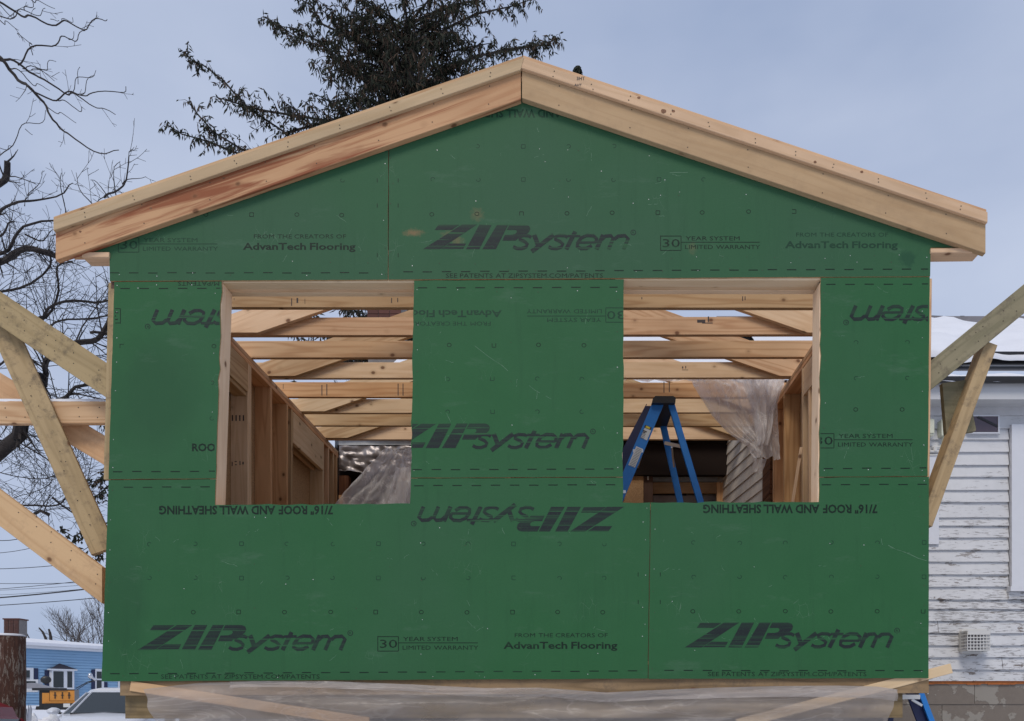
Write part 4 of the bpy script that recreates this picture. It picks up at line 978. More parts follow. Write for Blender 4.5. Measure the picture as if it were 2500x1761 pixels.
def rrect(x0, x1, z0, z1, r, n=4):
    out = []
    for (cx, cz_, a0) in ((x1 - r, z1 - r, 0), (x0 + r, z1 - r, 90), (x0 + r, z0 + r, 180), (x1 - r, z0 + r, 270)):
        for k in range(n + 1): t = math.radians(a0 + 90 * k / n); out.append((cx + r * math.cos(t), cz_ + r * math.sin(t)))
    return out
VH.prism(rrect(vx0, vx1, vz0, vz1, .03), YW - .055, YW + .0); vo = VH.build('vent_base', M['plastic_white'], EH); vo['label'] = 'white dryer vent with cage guard'
cx0, cx1, cz0, cz1 = xw(2362, YW - .2), xw(2417, YW - .2), zw(1588, YW - .2), zw(1541, YW - .2); yf = YW - .2
m = MB()
for i in range(8):
    x = cx0 + (cx1 - cx0) * i / 7; m.box(x - .004, x + .004, yf, yf + .006, cz0, cz1); m.box(x - .004, x + .004, yf + .006, YW - .06, cz0, cz0 + .006); 
for i in range(7):
    z = cz0 + (cz1 - cz0) * i / 6; m.box(cx0, cx1, yf - .003, yf - .0005, z - .0045, z + .0045)
    for x in (cx0, cx1): m.box(x - .003, x + .003, yf + .007, YW - .058, z - .0045, z + .0045)
for i in range(5):
    y = yf + .03 + i * .025; 
    for x in (cx0, cx1): m.box(x - .0045, x - .0031 if x == cx0 else x + .0045, y, y + .005, cz0, cz1)
m.box(cx0 - .004, cx1 + .004, yf - .004, YW - .06, cz1 + .001, cz1 + .006); m.box(cx0, cx1, yf - .006, yf - .0035, cz1 - .035, cz1)
m.build('guard_cage', M['plastic_white'], vo); bx('duct_mouth', M['metal_sheet'], vo, cx0 + .015, cx1 - .03, YW - .10, YW - .056, cz0 + .02, cz1 - .02)
for (a, b) in ((2255, 2270.5), (2288, 2309)):
    bo = MB(); bo.prism(rrect(xw(a), xw(b), zw(1071), zw(1031), .012), YW - .09, YW - .0); bb = bo.build('electrical_box', M['cream'], EH)
    m = MB(); m.prism(rrect(xw(a) + .03 if b > 2300 else xw(a) + .004, xw(b) - .006, zw(1066), zw(1035), .008), YW - .102, YW - .0902); m.build('box_cover', M['cream'], bb)
    m = MB(); m.tube([(xw(b) - .05, YW - .05, zw(1071)), (xw(b) - .05, YW - .05, zw(1085)), (xw(b) - .07, YW - .03, zw(1095))], .014, 7); m.build('conduit', M['cream'], bb)
m = MB(); m.tube([(xw(2279) - .03, YW - .03, zw(1094)), (xw(2279) + .05, YW - .03, zw(1094))], .011, 7); m.tube([(xw(2279), YW - .03, zw(1094)), (xw(2279), YW - .03, zw(1105))], .02, 7); m.tube([(xw(2279) - .05, YW - .03, zw(1105)), (xw(2279) + .05, YW - .03, zw(1105))], .012, 7); m.tube([(xw(2279) - .05, YW - .03, zw(1114)), (xw(2279) + .04, YW - .03, zw(1114))], .008, 7)
m.build('insulator_bracket', M['plastic_white'], EH)
bx('corner_patch', M['trim_white'], EH, xw(2262), xw(2289), YW - .028, YW - .018, zw(1330), zw(1116))
m = MB(); m.tube([(xw(2252), YW - .02, zw(1676)), (xw(2261), YW - .02, zw(1676)), (xw(2263), YW - .02, zw(1680)), (xw(2263), YW - .02, zw(1695))], .006, 5); m.build('pipe_stub', M['plastic_white'], EH)

# brick chimney seen through the rafters
CH = thing('brick_chimney', 'red brick chimney glimpsed between the joists in the left window', 'chimney', (-3.35, 9.5, 0))
bx('core', M['mortar'], CH, -3.65, -3.05, 9.3, 9.8, 0, EYE + 7.9)
mesh = None
for r in range(16):
    z = EYE + 6.7 + r * .075
    for c in range(3):
        x = -3.66 + c * .205 + (0 if r % 2 else -.0)
        if mesh is None: o = bx('brick', M['brick'], CH, x, x + .195, 9.28, 9.32, z, z + .065); mesh = o.data; off0 = o.location.copy() - Vector((x, 0, z))
        else:
            o = bpy.data.objects.new('brick', mesh); C.objects.link(o); o.parent = CH; o.location = off0 + Vector((x, 0, z))

# ================================================================ TREES
def wander(p0, p1, n, amp, rr):
    out = []
    for i in range(n + 1):
        t = i / n; out.append(p0.lerp(p1, t) + Vector((rr.gauss(0, amp), rr.gauss(0, amp), rr.gauss(0, amp))) * (0 if i in (0,) else t))
    return out
def twig(m, p, d, ln, r, lvl, rr, upb=.25, minr=.0035, sp=.16, sides=3):
    n = 4 if lvl else 3; pts = [p]; rad = [r]; dd = d.normalized()
    for i in range(n):
        dd = (dd + Vector((rr.gauss(0, .10), rr.gauss(0, .10), rr.gauss(0, .09) + upb * .25))).normalized(); pts.append(pts[-1] + dd * ln / n); rad.append(max(minr * .7, r * (1 - .75 * (i + 1) / n)))
    m.tube(pts, rad, sides, cap=False)
    if lvl > 0:
        k = max(2, int(ln / sp))
        for i in range(k):
            t = (i + rr.uniform(.3, .9)) / k; q = t * n; a = min(int(q), n - 1); pp = pts[a].lerp(pts[a + 1], q - a)
            dl = (pts[a + 1] - pts[a]).normalized(); side = Vector((rr.gauss(0, 1), rr.gauss(0, 1), rr.gauss(0, 1))); side = (side - dl * side.dot(dl)).normalized()
            twig(m, pp, dl * rr.uniform(.6, 1.) + side * .8, ln * rr.uniform(.28, .6) * (1 - .4 * t), max(minr, r * .5), lvl - 1, rr, upb, minr, sp, 3)
def limb(m, px, y, r0, r1, rr, wob=.12, kids=5, klen=.7, lvl=1, upb=.2, sub=3, minr=.0035, sp=.16):
    raw = [W(a, b, y) for a, b in px]; pts = []
    ext = [raw[0] * 2 - raw[1]] + raw + [raw[-1] * 2 - raw[-2]]
    for i in range(1, len(ext) - 2):
        p0, p1, p2, p3 = ext[i - 1:i + 3]
        for k in range(sub):
            t = k / sub; pts.append(.5 * ((2 * p1) + (p2 - p0) * t + (2 * p0 - 5 * p1 + 4 * p2 - p3) * t * t + (3 * p1 - p0 - 3 * p2 + p3) * t ** 3))
    pts.append(raw[-1]); ph = rr.uniform(0, 9); n = len(pts)
    pts = [p + Vector((0, wob * math.sin(i * .7 + ph), 0)) + Vector((rr.gauss(0, .001 + .12 * r0), 0, rr.gauss(0, .001 + .12 * r0))) for i, p in enumerate(pts)]
    rad = [r0 + (r1 - r0) * (i / (n - 1)) for i in range(n)]; m.tube(pts, rad, 6 if r0 > .02 else 5)
    L = sum((b - a).length for a, b in zip(pts, pts[1:])); k = int(L * kids)
    for i in range(k):
        t = (i + rr.random()) / max(1, k) * (n - 1); a = min(int(t), n - 2); pp = pts[a].lerp(pts[a + 1], t - a); dl = (pts[a + 1] - pts[a]).normalized()
        side = Vector((rr.gauss(0, 1), rr.gauss(0, .7), rr.gauss(.15, 1))); side = (side - dl * side.dot(dl)).normalized()
        twig(m, pp, dl * .8 + side * .9, klen * rr.uniform(.25, 1.) * (1.1 - .5 * t / n), max(minr, rad[a] * .35), lvl, rr, upb, minr, sp)
rt = random.Random(21); c1 = lambda l: [(a * .3958, b * .3958) for a, b in l]; c5 = lambda l: [(a * .1855, b * .1855) for a, b in l]
T1 = thing('bare_tree', 'bare tree with thin arching twigs reaching in from the upper left corner', 'tree', (-9.5, 5, 0))
m = MB(); Y1 = 5.
for px, r0, r1, kd in ((c5([(-500, 500), (0, 765), (150, 960), (350, 1130), (470, 1235), (600, 1400), (720, 1600)]) + c1([(372, 790), (480, 875), (600, 930), (745, 940)]), .022, .005, 2.2),
                   (c5([(-300, 650), (0, 765), (220, 840), (400, 930), (600, 1080), (820, 1190), (950, 1250), (1100, 1310), (1300, 1420), (1530, 1528)]), .016, .004, 2.2),
                   (c5([(470, 1235), (720, 1285), (930, 1245), (1050, 1220), (1250, 1255), (1560, 1190), (1670, 1152)]), .010, .004, 1.6),
                   (c5([(730, 1290), (880, 1365), (1010, 1425), (1105, 1446)]), .006, .004, .6),
                   (c5([(-300, -100), (0, 50), (240, 160), (400, 240), (600, 288), (820, 300), (1000, 350), (1150, 340), (1320, 275), (1385, 215)]), .014, .004, 1.6),
                   (c5([(200, 820), (400, 690), (600, 580), (790, 540), (900, 508), (1010, 495), (1145, 440)]), .010, .004, 2.2),
                   (c5([(400, 690), (420, 610), (385, 545), (280, 490), (235, 465)]), .005, .003, 1.),
                   (c5([(100, 870), (290, 970), (400, 1080), (520, 1140), (630, 1168)]), .007, .003, 2.),
                   (c5([(260, 860), (400, 910), (550, 895), (640, 860), (735, 812)]), .006, .003, 2.), (c5([(400, 910), (600, 975), (690, 1030)]), .005, .003, 1.),
                   (c5([(-100, 240), (0, 215), (200, 190), (340, 160), (500, 165), (635, 152)]), .008, .003, 2.), (c5([(340, 165), (385, 90), (420, 0), (440, -60)]), .006, .003, 1.), (c5([(300, -100), (430, 0), (550, 58), (690, 68)]), .006, .003, 1.),
                   (c5([(-100, 170), (60, 310), (130, 320), (215, 360)]), .006, .003, 2.), (c5([(0, 70), (90, 165), (190, 205), (280, 160)]), .005, .003, 1.5),
                   (c5([(900, 1200), (1010, 1090), (1130, 1010), (1260, 925)]), .005, .003, .8), (c5([(1010, 1090), (1078, 918)]), .004, .003, .5), (c5([(1040, 1225), (1140, 1130), (1250, 998)]), .005, .003, .8),
                   (c5([(620, 1410), (760, 1480), (870, 1540), (975, 1582)]), .005, .003, 1.), (c5([(830, 300), (900, 270), (952, 228)]), .004, .003, 0), (c5([(700, 300), (740, 228)]), .004, .003, 0), (c5([(890, 508), (975, 415)]), .004, .003, 0),
                   (c1([(-40, 1040), (0, 990), (60, 880), (150, 790), (230, 750), (290, 690)]), .007, .003, 2.), (c1([(150, 790), (200, 830)]), .004, .003, 0), (c1([(-20, 905), (40, 910), (90, 918)]), .004, .003, 1)):
    limb(m, px, Y1, r0, r1, rt, .05, kd * 1.3, .42, 1, .1, 4, .0035, .14)
m.build('branches', M['bark'], T1, fixn=False)
m = MB(); q = W(-420, 300, Y1); m.tube([(q.x - .4, 5, 0), (q.x - .3, 5, 3), (q.x, 5, q.z), (q.x + .2, 5, q.z + 3)], [.26, .2, .13, .05], 10); m.tube([(q.x, 5, q.z), tuple(W(-92, 93, Y1))], [.06, .022], 6); m.tube([(q.x + .1, 5, q.z + 1), tuple(W(-56, -19, Y1))], [.05, .014], 6)
m.build('trunk', M['bark'], T1, smooth=True)
c4 = lambda l: [(a * .4328, 600 + b * .4328) for a, b in l]; c8 = lambda l: [(a * .316, 1250 + b * .316) for a, b in l]
T2 = thing('bare_tree', 'dense dark bare tree filling the sky between the left braces', 'tree', (-13.5, 9.3, gz(-13.5, 9.3)))
m = MB(); Y2 = 9.; rt = random.Random(5)
big = [([(-300, 200), (0, 70), (130, 42), (310, 50)], .05, .02), ([(-200, 300), (0, 290), (110, 240), (260, 100), (300, 40)], .04, .015), ([(240, 400), (320, 240), (350, 140), (395, 80)], .035, .012),
       ([(230, 720), (270, 665), (440, 555), (530, 510), (640, 400), (700, 340)], .085, .04), ([(530, 510), (600, 490), (700, 440)], .04, .02), ([(210, 400), (290, 370), (430, 315), (560, 300), (700, 285)], .045, .015),
       ([(290, 460), (400, 430), (520, 390), (700, 350)], .03, .012), ([(280, 865), (400, 840), (480, 800), (620, 740)], .06, .02), ([(380, 835), (470, 855), (620, 870)], .03, .01), ([(230, 730), (190, 860), (120, 1100)], .09, .10),
       ([(-60, 1090), (30, 1090), (130, 1120), (240, 1190), (330, 1260)], .028, .01), ([(130, 1475), (260, 1468), (330, 1438), (420, 1390), (520, 1330)], .03, .01), ([(150, 1510), (230, 1500), (300, 1525)], .035, .03), ([(320, 1430), (380, 1490), (450, 1540)], .03, .012),
       ([(-50, 1000), (100, 1020), (200, 1100)], .02, .008), ([(-80, 1260), (60, 1290), (270, 1320), (400, 1290)], .016, .006), ([(270, 1320), (200, 1200), (110, 1120)], .012, .005), ([(270, 1320), (180, 1400), (60, 1450)], .012, .005), ([(270, 1320), (400, 1200), (470, 1080)], .012, .005),
       ([(440, 1380), (520, 1200), (600, 1080)], .012, .005), ([(-40, 700), (60, 560), (150, 470), (240, 400)], .03, .02)]
for px, r0, r1 in big: limb(m, c4(px), Y2, r0 * .6, r1, rt, .12, 13, 1.3, 1, .12, 3, .0045, .17)
up = [(c1([(-60, 1200), (0, 1090), (45, 1000)]), .055, .05, 4), (c1([(-50, 1310), (0, 1290), (140, 1270), (200, 1220), (385, 1185), (470, 1155)]), .03, .007, 4), (c1([(-50, 1150), (70, 1110), (220, 1135)]), .014, .006, 4),
      (c1([(385, 1320), (380, 1200), (400, 1090)]), .012, .005, 2), (c1([(580, 1270), (510, 1190), (450, 1045)]), .010, .004, 3), (c1([(660, 1240), (700, 1190), (760, 1090), (810, 990), (822, 925)]), .020, .006, 6), (c1([(700, 1190), (720, 1080), (735, 990)]), .010, .004, 3),
      (c1([(680, 1230), (620, 1150), (545, 1095)]), .009, .004, 3), (c1([(760, 1140), (830, 1120), (882, 1068)]), .009, .004, 3), (c1([(690, 1240), (600, 1230), (560, 1210)]), .009, .004, 3), (c1([(-30, 1600), (0, 1590), (140, 1560), (250, 1555), (340, 1560)]), .06, .045, 4),
      (c1([(-30, 1560), (60, 1500), (170, 1420), (300, 1350), (410, 1325)]), .032, .01, 4), (c1([(-30, 1440), (50, 1400), (110, 1385)]), .02, .008, 4), (c1([(150, 1440), (250, 1470), (340, 1440)]), .016, .006, 4), (c1([(170, 1290), (200, 1180), (235, 1070)]), .009, .004, 3)]
for px, r0, r1, kd in up: limb(m, px, Y2, r0, r1, rt, .1, kd * 1.5, .75, 1, .15, 3, .005, .18)
m.build('branches', M['bark'], T2, fixn=False)
m = MB(); q = W(-140, 1100, Y2); m.tube([(-13.4, 9.3, gz(-13.5, 9.3) - .1), (-13.0, 9.2, 3.5), (-12.2, 9.1, 6.5), tuple(W(-100, 700, Y2))], [.42, .36, .28, .12], 12); m.tube([(-13.0, 9.2, 3.8), tuple(W(52, 1060, Y2)), tuple(W(99, 912, Y2))], [.2, .11, .085], 8); m.tube([(-12.2, 9.1, 6.5), tuple(W(-12, 780, Y2)), tuple(W(10, 720, Y2))], [.2, .1, .07], 8)
m.build('trunk', M['bark'], T2, smooth=True)

# conifers
def tassel(m, p, rr, ln, wd, mi=0, droop=1.):
    d = Vector((rr.gauss(0, .35), rr.gauss(0, .35), -droop + rr.gauss(0, .2))).normalized(); u = d.cross(Vector((rr.random(), rr.random(), .3))).normalized(); v = d.cross(u)
    e = p + d * ln; c = p + d * ln * .45; b = len(m.v)
    vs = [p] + [c + (u * math.cos(k * 2.094) + v * math.sin(k * 2.094)) * wd for k in range(3)] + [e]
    m.add(vs, [(0, 1, 2), (0, 2, 3), (0, 3, 1), (4, 2, 1), (4, 3, 2), (4, 1, 3)], None, mi)
def spray(mw, mf, pts, rr, dens=26, spread=.55, r0=.03, sub=True, tl=.16):
    n = len(pts); L = [(b - a).length for a, b in zip(pts, pts[1:])]; tot = sum(L)
    mw.tube(pts, [max(.006, r0 * (1 - .8 * i / (n - 1))) for i in range(n)], 4, cap=False)
    k = int(tot * dens)
    for i in range(k):
        t = rr.random() ** .85 * tot; a = 0
        while a < n - 2 and t > L[a]: t -= L[a]; a += 1
        p = pts[a].lerp(pts[a + 1], min(1, t / L[a])); dl = (pts[a + 1] - pts[a]).normalized()
        fr = 1 - (sum(L[:a]) + t) / tot
        tassel(mf, p + Vector((rr.gauss(0, .05), rr.gauss(0, .05), rr.gauss(0, .03))), rr, tl * rr.uniform(.5, 1.3), rr.uniform(.014, .026), 0 if rr.random() < .72 else 1, rr.uniform(.1, 1.))
        if sub and i % 5 == 0:
            s = Vector((rr.gauss(0, 1), rr.gauss(0, 1), rr.gauss(-.25, .35))); s = (s - dl * s.dot(dl)).normalized(); ln = spread * (.35 + fr) * rr.uniform(.5, 1.2)
            e = p + (dl * .65 + s).normalized() * ln; mid = p.lerp(e, .5) + Vector((0, 0, .04)); mw.tube([p, mid, e + Vector((0, 0, -.05))], [.008, .006, .003], 3, cap=False)
            for q in range(int(ln * 30)):
                u = rr.random(); pp = p.lerp(e, u); tassel(mf, pp + Vector((0, 0, .02 - .05 * u)), rr, tl * rr.uniform(.5, 1.3), rr.uniform(.013, .024), 0 if rr.random() < .72 else 1, rr.uniform(.1, 1.2))
YC = 15.5; rc = random.Random(11)
T3 = thing('spruce_tree', 'tall dark spruce with drooping branches rising behind the roof', 'tree', (W(1000, 1000, YC).x, YC, gz(-4, YC)))
mw, mf = MB(), MB(); tx = W(997, 300, YC).x
c2 = lambda l: [(500 + a * .4138, b * .4138) for a, b in l]
spec = [(c2([(1190, 620), (800, 700), (480, 790), (250, 640), (110, 480), (0, 400)]) + c1([(1200, 390), (1120, 320)]), 42), (c1([(1850, 1150), (1650, 1010), (1500, 950), (1350, 870), (1250, 760), (1225, 700)]), 40), (c1([(1700, 1120), (1500, 990), (1330, 950), (1200, 945), (1130, 918)]), 36),
        (c2([(1200, 560), (900, 420), (780, 340), (700, 240), (560, 190), (450, 110), (310, 15)]), 40), (c2([(1200, 640), (960, 500), (820, 430), (700, 350), (600, 320), (505, 340)]), 40), (c2([(1180, 760), (900, 740), (700, 760), (560, 640), (470, 540), (400, 480)]), 46),
        (c2([(1200, 300), (900, 250), (700, 160), (640, 60), (560, 20), (520, -20)]), 36), (c2([(1200, 560), (1450, 380), (1600, 280), (1750, 210), (1900, 160), (2000, 130)]), 44), (c2([(1200, 640), (1420, 420), (1600, 340), (1800, 310), (1960, 290), (2090, 250)]), 44),
        (c2([(1220, 300), (1450, 170), (1600, 110), (1800, 80), (1945, 45)]), 40), (c2([(1220, 720), (1450, 520), (1640, 420), (1780, 370), (1860, 350)]), 44), (c2([(1220, 150), (1400, 60), (1600, 20), (1750, -30)]), 40), (c2([(1190, 700), (1000, 600), (850, 560), (760, 580), (690, 600)]), 40),
        (c2([(480, 790), (350, 690), (200, 680), (120, 690)]), 36), (c2([(1190, 800), (900, 760), (780, 700), (700, 700)]), 40), (c2([(1180, 480), (960, 330), (800, 300), (640, 310)]), 40), (c2([(1180, 220), (950, 120), (800, 40), (700, -30)]), 40), (c2([(1200, 420), (1000, 330), (860, 180), (760, 120)]), 40), (c2([(1220, 420), (1380, 300), (1560, 230), (1700, 180)]), 40)]
for px, dn in spec:
    q = [W(a, b, YC) for a, b in px]; yo = rc.uniform(-1.2, 1.2); n = len(q); q = [p + Vector((0, yo * i / n, 0)) for i, p in enumerate(q)]; q[0].x = tx; q[0].y = YC
    spray(mw, mf, q, rc, dn, .75, .045)
for i in range(225):
    z = EYE + 5.2 + 12.5 * (i + rc.random()) / 225; a = rc.uniform(0, 6.283); py = PY - (z - EYE) * F / (YC + D)
    ln = rc.uniform(1.2, 2.7) * (1.0 if py < 560 else 1.75 if py > 780 else .85) * (.8 if abs(math.cos(a)) > .8 else 1.1); dirv = Vector((math.cos(a), math.sin(a), rc.uniform(-.25, .3)))
    p = Vector((tx, YC, z)); pts = [p]
    for k in range(4): dirv.z += .06; pts.append(pts[-1] + dirv.normalized() * ln / 4)
    spray(mw, mf, pts, rc, 30, .6, .035, True, .2)
mw.build('branches', M['bark'], T3, fixn=False); mf.build('needles', [M['needle'], M['cone']], T3, fixn=False)
m = MB(); m.tube([(tx, YC, 0), (tx + .05, YC, 5), (tx + .02, YC, 9), (tx + .1, YC, 13), (tx, YC, 19)], [.36, .33, .27, .22, .12], 12); m.build('trunk', M['bark'], T3, smooth=True)
# spruce bough behind left brace (part of another spruce) and far tip above the right rake
T4 = thing('spruce_tree', 'small dark spruce whose boughs show beside the wall behind the lower left braces', 'tree', (-5.2, 8.4, gz(-5.2, 8.4)))
mw, mf = MB(), MB(); tx4 = W(285, 1300, 8.4).x
for px in (c8([(900, 60), (760, 110), (640, 160), (560, 190), (470, 130)]), c8([(900, 150), (760, 190), (700, 260), (640, 300)]), c8([(900, 260), (800, 300), (740, 380)]), c4([(720, 1180), (620, 1270), (560, 1320), (500, 1340)]), c4([(720, 1250), (640, 1330), (560, 1400), (520, 1420)]), c4([(720, 1020), (640, 1010), (580, 1020)])):
    spray(mw, mf, [W(a, b, 8.4) for a, b in px], rc, 60, .3, .02, True, .10)
for i in range(40):
    z = 3.6 + 2.5 * i / 40; a = rc.uniform(0, 6.283); ln = 1.1 * (1.15 - i / 40); dv = Vector((math.cos(a), math.sin(a), -.1)); p = Vector((tx4 + .9, 8.4, z)); spray(mw, mf, [p, p + dv * ln * .5, p + dv * ln + Vector((0, 0, -.1))], rc, 40, .35, .02, True, .10)
m = MB(); mw.tube([(tx4 + .9, 8.4, gz(-5, 8.4)), (tx4 + .9, 8.4, 6.2)], [.10, .02], 8); mw.build('branches', M['bark'], T4, fixn=False); mf.build('needles', [M['needle'], M['cone']], T4, fixn=False)
T5 = thing('spruce_tree', 'tiny pointed tip of a far spruce poking above the right rake board', 'tree', tuple(W(1410, 190, 30).xy) + (1.2,))
mf = MB(); mw = MB(); q = W(1410, 174, 30); mw.tube([(q.x, 30, 1.2), q], [.35, .02], 6)
for i in range(1600):
    t = rc.random() ** 2; z = q.z + .25 - t * 14; rad = .03 + t * 2.6; a = rc.uniform(0, 6.283); rr_ = rad * rc.random() ** .5; tassel(mf, Vector((q.x + rr_ * math.cos(a), 30 + rr_ * math.sin(a), z - .1 * rr_)), rc, .35, .07)
mw.build('trunk', M['bark'], T5, fixn=False); mf.build('needles', [M['needle']], T5, fixn=False)
# round bare tree behind the blue house
def round_tree(m, base, h, lvls, rr, r0, spread=.55):
    def rec(p, d, ln, r, l):
        n = 3; pts = [p]; dd = d
        for i in range(n): dd = (dd + Vector((rr.gauss(0, .1), rr.gauss(0, .1), .06))).normalized(); pts.append(pts[-1] + dd * ln / n)
        m.tube(pts, [r, r * .85, r * .7, r * .6], 5 if l > 2 else 3, cap=False)
        if l == 0: return
        for k in range(3 if l > 1 else 4):
            s = Vector((rr.gauss(0, 1), rr.gauss(0, 1), rr.gauss(.1, .5))).normalized(); rec(pts[-1 - (k == 2)], (dd + s * spread).normalized(), ln * rr.uniform(.68, .86), r * .6, l - 1)
    rec(Vector(base), Vector((0, 0, 1)), h * .27, r0, lvls)
T6 = thing('bare_tree', 'round bare tree behind the roof of the blue house', 'tree', tuple(W(205, 1700, 75).xy) + (1.4,))
m = MB(); q = W(212, 1700, 75); rt = random.Random(3); 
for dx, hh in ((0, 13.0), (-2.0, 11.2), (1.9, 12.)): round_tree(m, (q.x + dx, 75, 1.4), hh, 5, rt, .16, .62)
m.build('branches', M['bark_pale'], T6, fixn=False)
T7 = thing('bare_tree', 'two bare dark stems sticking up left of the round tree behind the blue roof', 'tree', tuple(W(118, 1700, 70).xy) + (1.4,))
m = MB(); a = [W(x, y, 70) for x, y in ((112, 1720), (112, 1560), (104, 1543), (95, 1533))]; b = [W(x, y, 70) for x, y in ((126, 1720), (124, 1558), (122, 1546), (119, 1536))]; m.tube(a, [.16, .13, .1, .06], 5); m.tube(b, [.16, .14, .12, .08], 5); m.tube([W(52, 1533, 70), W(60, 1542, 70), (W(66, 1548, 70))], .04, 4); m.tube([W(66, 1548, 70), W(112, 1640, 70)], .05, 4); m.build('branches', M['bark'], T7, fixn=False)

# ================================================================ LEFT BACKGROUND
# blue house: wall line from near-left to far-right
Pa, Pb = W(61, 1571, 50), W(290, 1585, 54.6); Pa.z = Pb.z = EYE + 142 / F * (50 + D)
Pb = Vector((W(243, 0, 54.2).x, 54.2, Pa.z)); u = Vector((Pb.x - Pa.x, Pb.y - Pa.y, 0)).normalized(); nrm = Vector((u.y, -u.x, 0));
if nrm.y > 0: nrm = -nrm
BH = thing('blue_house', 'light blue vinyl sided house with navy shutters and a snowy roof', 'house', (Pa.x, Pa.y, 1.36))
def S(px, py):   # pixel ray hits the wall plane -> distance along u, height
    d = Vector(((px - PX) / F, 1, (PY - py) / F)); o_ = Vector((0, -D, EYE)); t = (Pa - o_).dot(nrm) / d.dot(nrm); p = o_ + d * t; return ((p - Pa).dot(u), p.z)
def bw(s, z, o_=0.): q = Pa + u * s + nrm * o_; return Vector((q.x, q.y, z))
def qbox(name, mat, par, x0, x1, y0, y1, o0, o1):
    s0, za = S(x0, y1); s1, zb_ = S(x1, y0); return sbox(name, mat, par, s0, s1, za, zb_, o0, o1)
def sbox(name, mat, par, s0, s1, z0, z1, o0, o1):
    m = MB(); c = bw((s0 + s1) / 2, (z0 + z1) / 2, (o0 + o1) / 2); m.obox(c, u * (s1 - s0), nrm * (o1 - o0), Vector((0, 0, z1 - z0))); return m.build(name, mat, par)
s0, s1, ze_, zg = -5., S(330, 1600)[0], S(61, 1580)[1], 1.1
m = MB(); rows = []; z = zg; st = .20
while z < ze_:
    rows.append([bw(s0, z, .0), bw(s1, z, .0)]); rows.append([bw(s0, z + .001, .075), bw(s1, z + .001, .045)]); z += st
rows.append([bw(s0, ze_, 0), bw(s1, ze_, 0)]); m.grid(rows); o = m.build('siding', M['blue_siding'], BH, fixn=False); o['kind'] = 'stuff'
sbox('body', M['blue_siding'], BH, s0, s1, zg, ze_, -7., -.02)
sbox('fascia', M['trim_white'], BH, s0, s1 + .3, S(61, 1583)[1], S(61, 1573)[1], .0, .35)
for w0, w1, nm in ((0, 0, 0),):
    m = MB(); e0, e1 = bw(s0, S(61, 1573)[1] + .02, .45), bw(s1 + .3, S(61, 1573)[1] + .02, .45); t0, t1 = bw(s0, S(61, 1573)[1] + .85, -3.6), bw(s1 + .3, S(61, 1573)[1] + .55, -3.6); b0, b1 = bw(s0, S(61, 1573)[1], -7.4), bw(s1 + .3, S(61, 1573)[1], -7.4)
    m.grid([[e0 - Vector((0, 0, .1)), e1 - Vector((0, 0, .1))], [e0 + Vector((0, 0, .12)), e1 + Vector((0, 0, .12))], [t0, t1], [b0, b1]]); m.build('snowy_roof', M['snow'], BH, fixn=False)
# chimney on the blue house
cb = MB(); q0, q1 = W(10, 1549, 57), W(47, 1513, 57); cb.box(q0.x, q1.x, 57, 57.9, q0.z - 1.2, q1.z, ax=2); cc = cb.build('chimney', M['mortar'], BH)
mesh = None; cw = (q1.x - q0.x) / 3
for r in range(12):
    for k in range(3):
        z = q0.z + r * (q1.z - q0.z) / 12; x = q0.x + k * cw
        if mesh is None: o = bx('brick', M['brick'], cc, x + .02, x + cw - .02, 56.93, 57.02, z + .025, z + (q1.z - q0.z) / 12 - .012); mesh = o.data; o0 = o.location - Vector((x, 0, z))
        else: o = bpy.data.objects.new('brick', mesh); C.objects.link(o); o.parent = cc; o.location = o0 + Vector((x, 0, z))
bx('chimney_cap', M['brick'], cc, q0.x - .06, q1.x + .06, 56.9, 58.0, q1.z, q1.z + .10)
def window(x0, x1, y0, y1, panes, lab=None):
    f = qbox('window', M['trim_white'], BH, x0, x1, y0, y1, .05, .12)
    for (a, b, c, e) in panes: qbox('pane', M['glass'], f, a, b, c, e, .121, .13)
    return f
window(42, 80, 1631, 1680, [(50, 71, 1637, 1655), (50, 71, 1657, 1674)])
for (a, b, c, e) in ((81, 92, 1632, 1669), (108, 118, 1637, 1676), (222, 230.5, 1635, 1685), (252, 261, 1666, 1683)): qbox('shutter', M['navy'], BH, a, b, c, e, .05, .10)
bay = qbox('bay_window', M['trim_white'], BH, 119, 174, 1635, 1684, .05, .45)
for (a, b, c, e) in ((123, 148, 1640, 1679), (157, 169, 1640, 1679)): qbox('pane', M['glass'], bay, a, b, c, e, .451, .46)
m = MB(); s_0, zz = S(114, 1633); s_1, _ = S(180, 1633); sm, zp = S(144, 1620)
m.add([bw(s_0, zz, .55), bw(s_1, zz, .55), bw(s_0 + .3, zz, .0), bw(s_1 - .3, zz, .0), bw(sm, zp, .08)], [(0, 1, 4), (0, 4, 2), (1, 3, 4)]); m.build('bay_roof', M['navy_roof'], bay)
sbox('bay_eave', M['trim_white'], bay, s_0, s_1, zz - .1, zz - .005, .02, .56)
m = MB(); a0, zb1 = S(119, 1685); a1, _ = S(174, 1685); _, zb2 = S(140, 1700); m.add([bw(a0, zb1, .44), bw(a1, zb1, .44), bw(a0 + .2, zb2, .05), bw(a1 - .5, zb2, .05)], [(0, 1, 3, 2)]); m.build('bay_apron', M['trim_white'], bay, fixn=False)
window(231, 252, 1634, 1686, [(234, 246, 1640, 1657), (234, 246, 1661, 1682)])
qbox('door', M['orange'], BH, 296, 312, 1667, 1690, .05, .08)['label'] = 'dark red door at the far end'
qbox('corner_trim', M['trim_white'], BH, 287, 291, 1640, 1690, .05, .09)

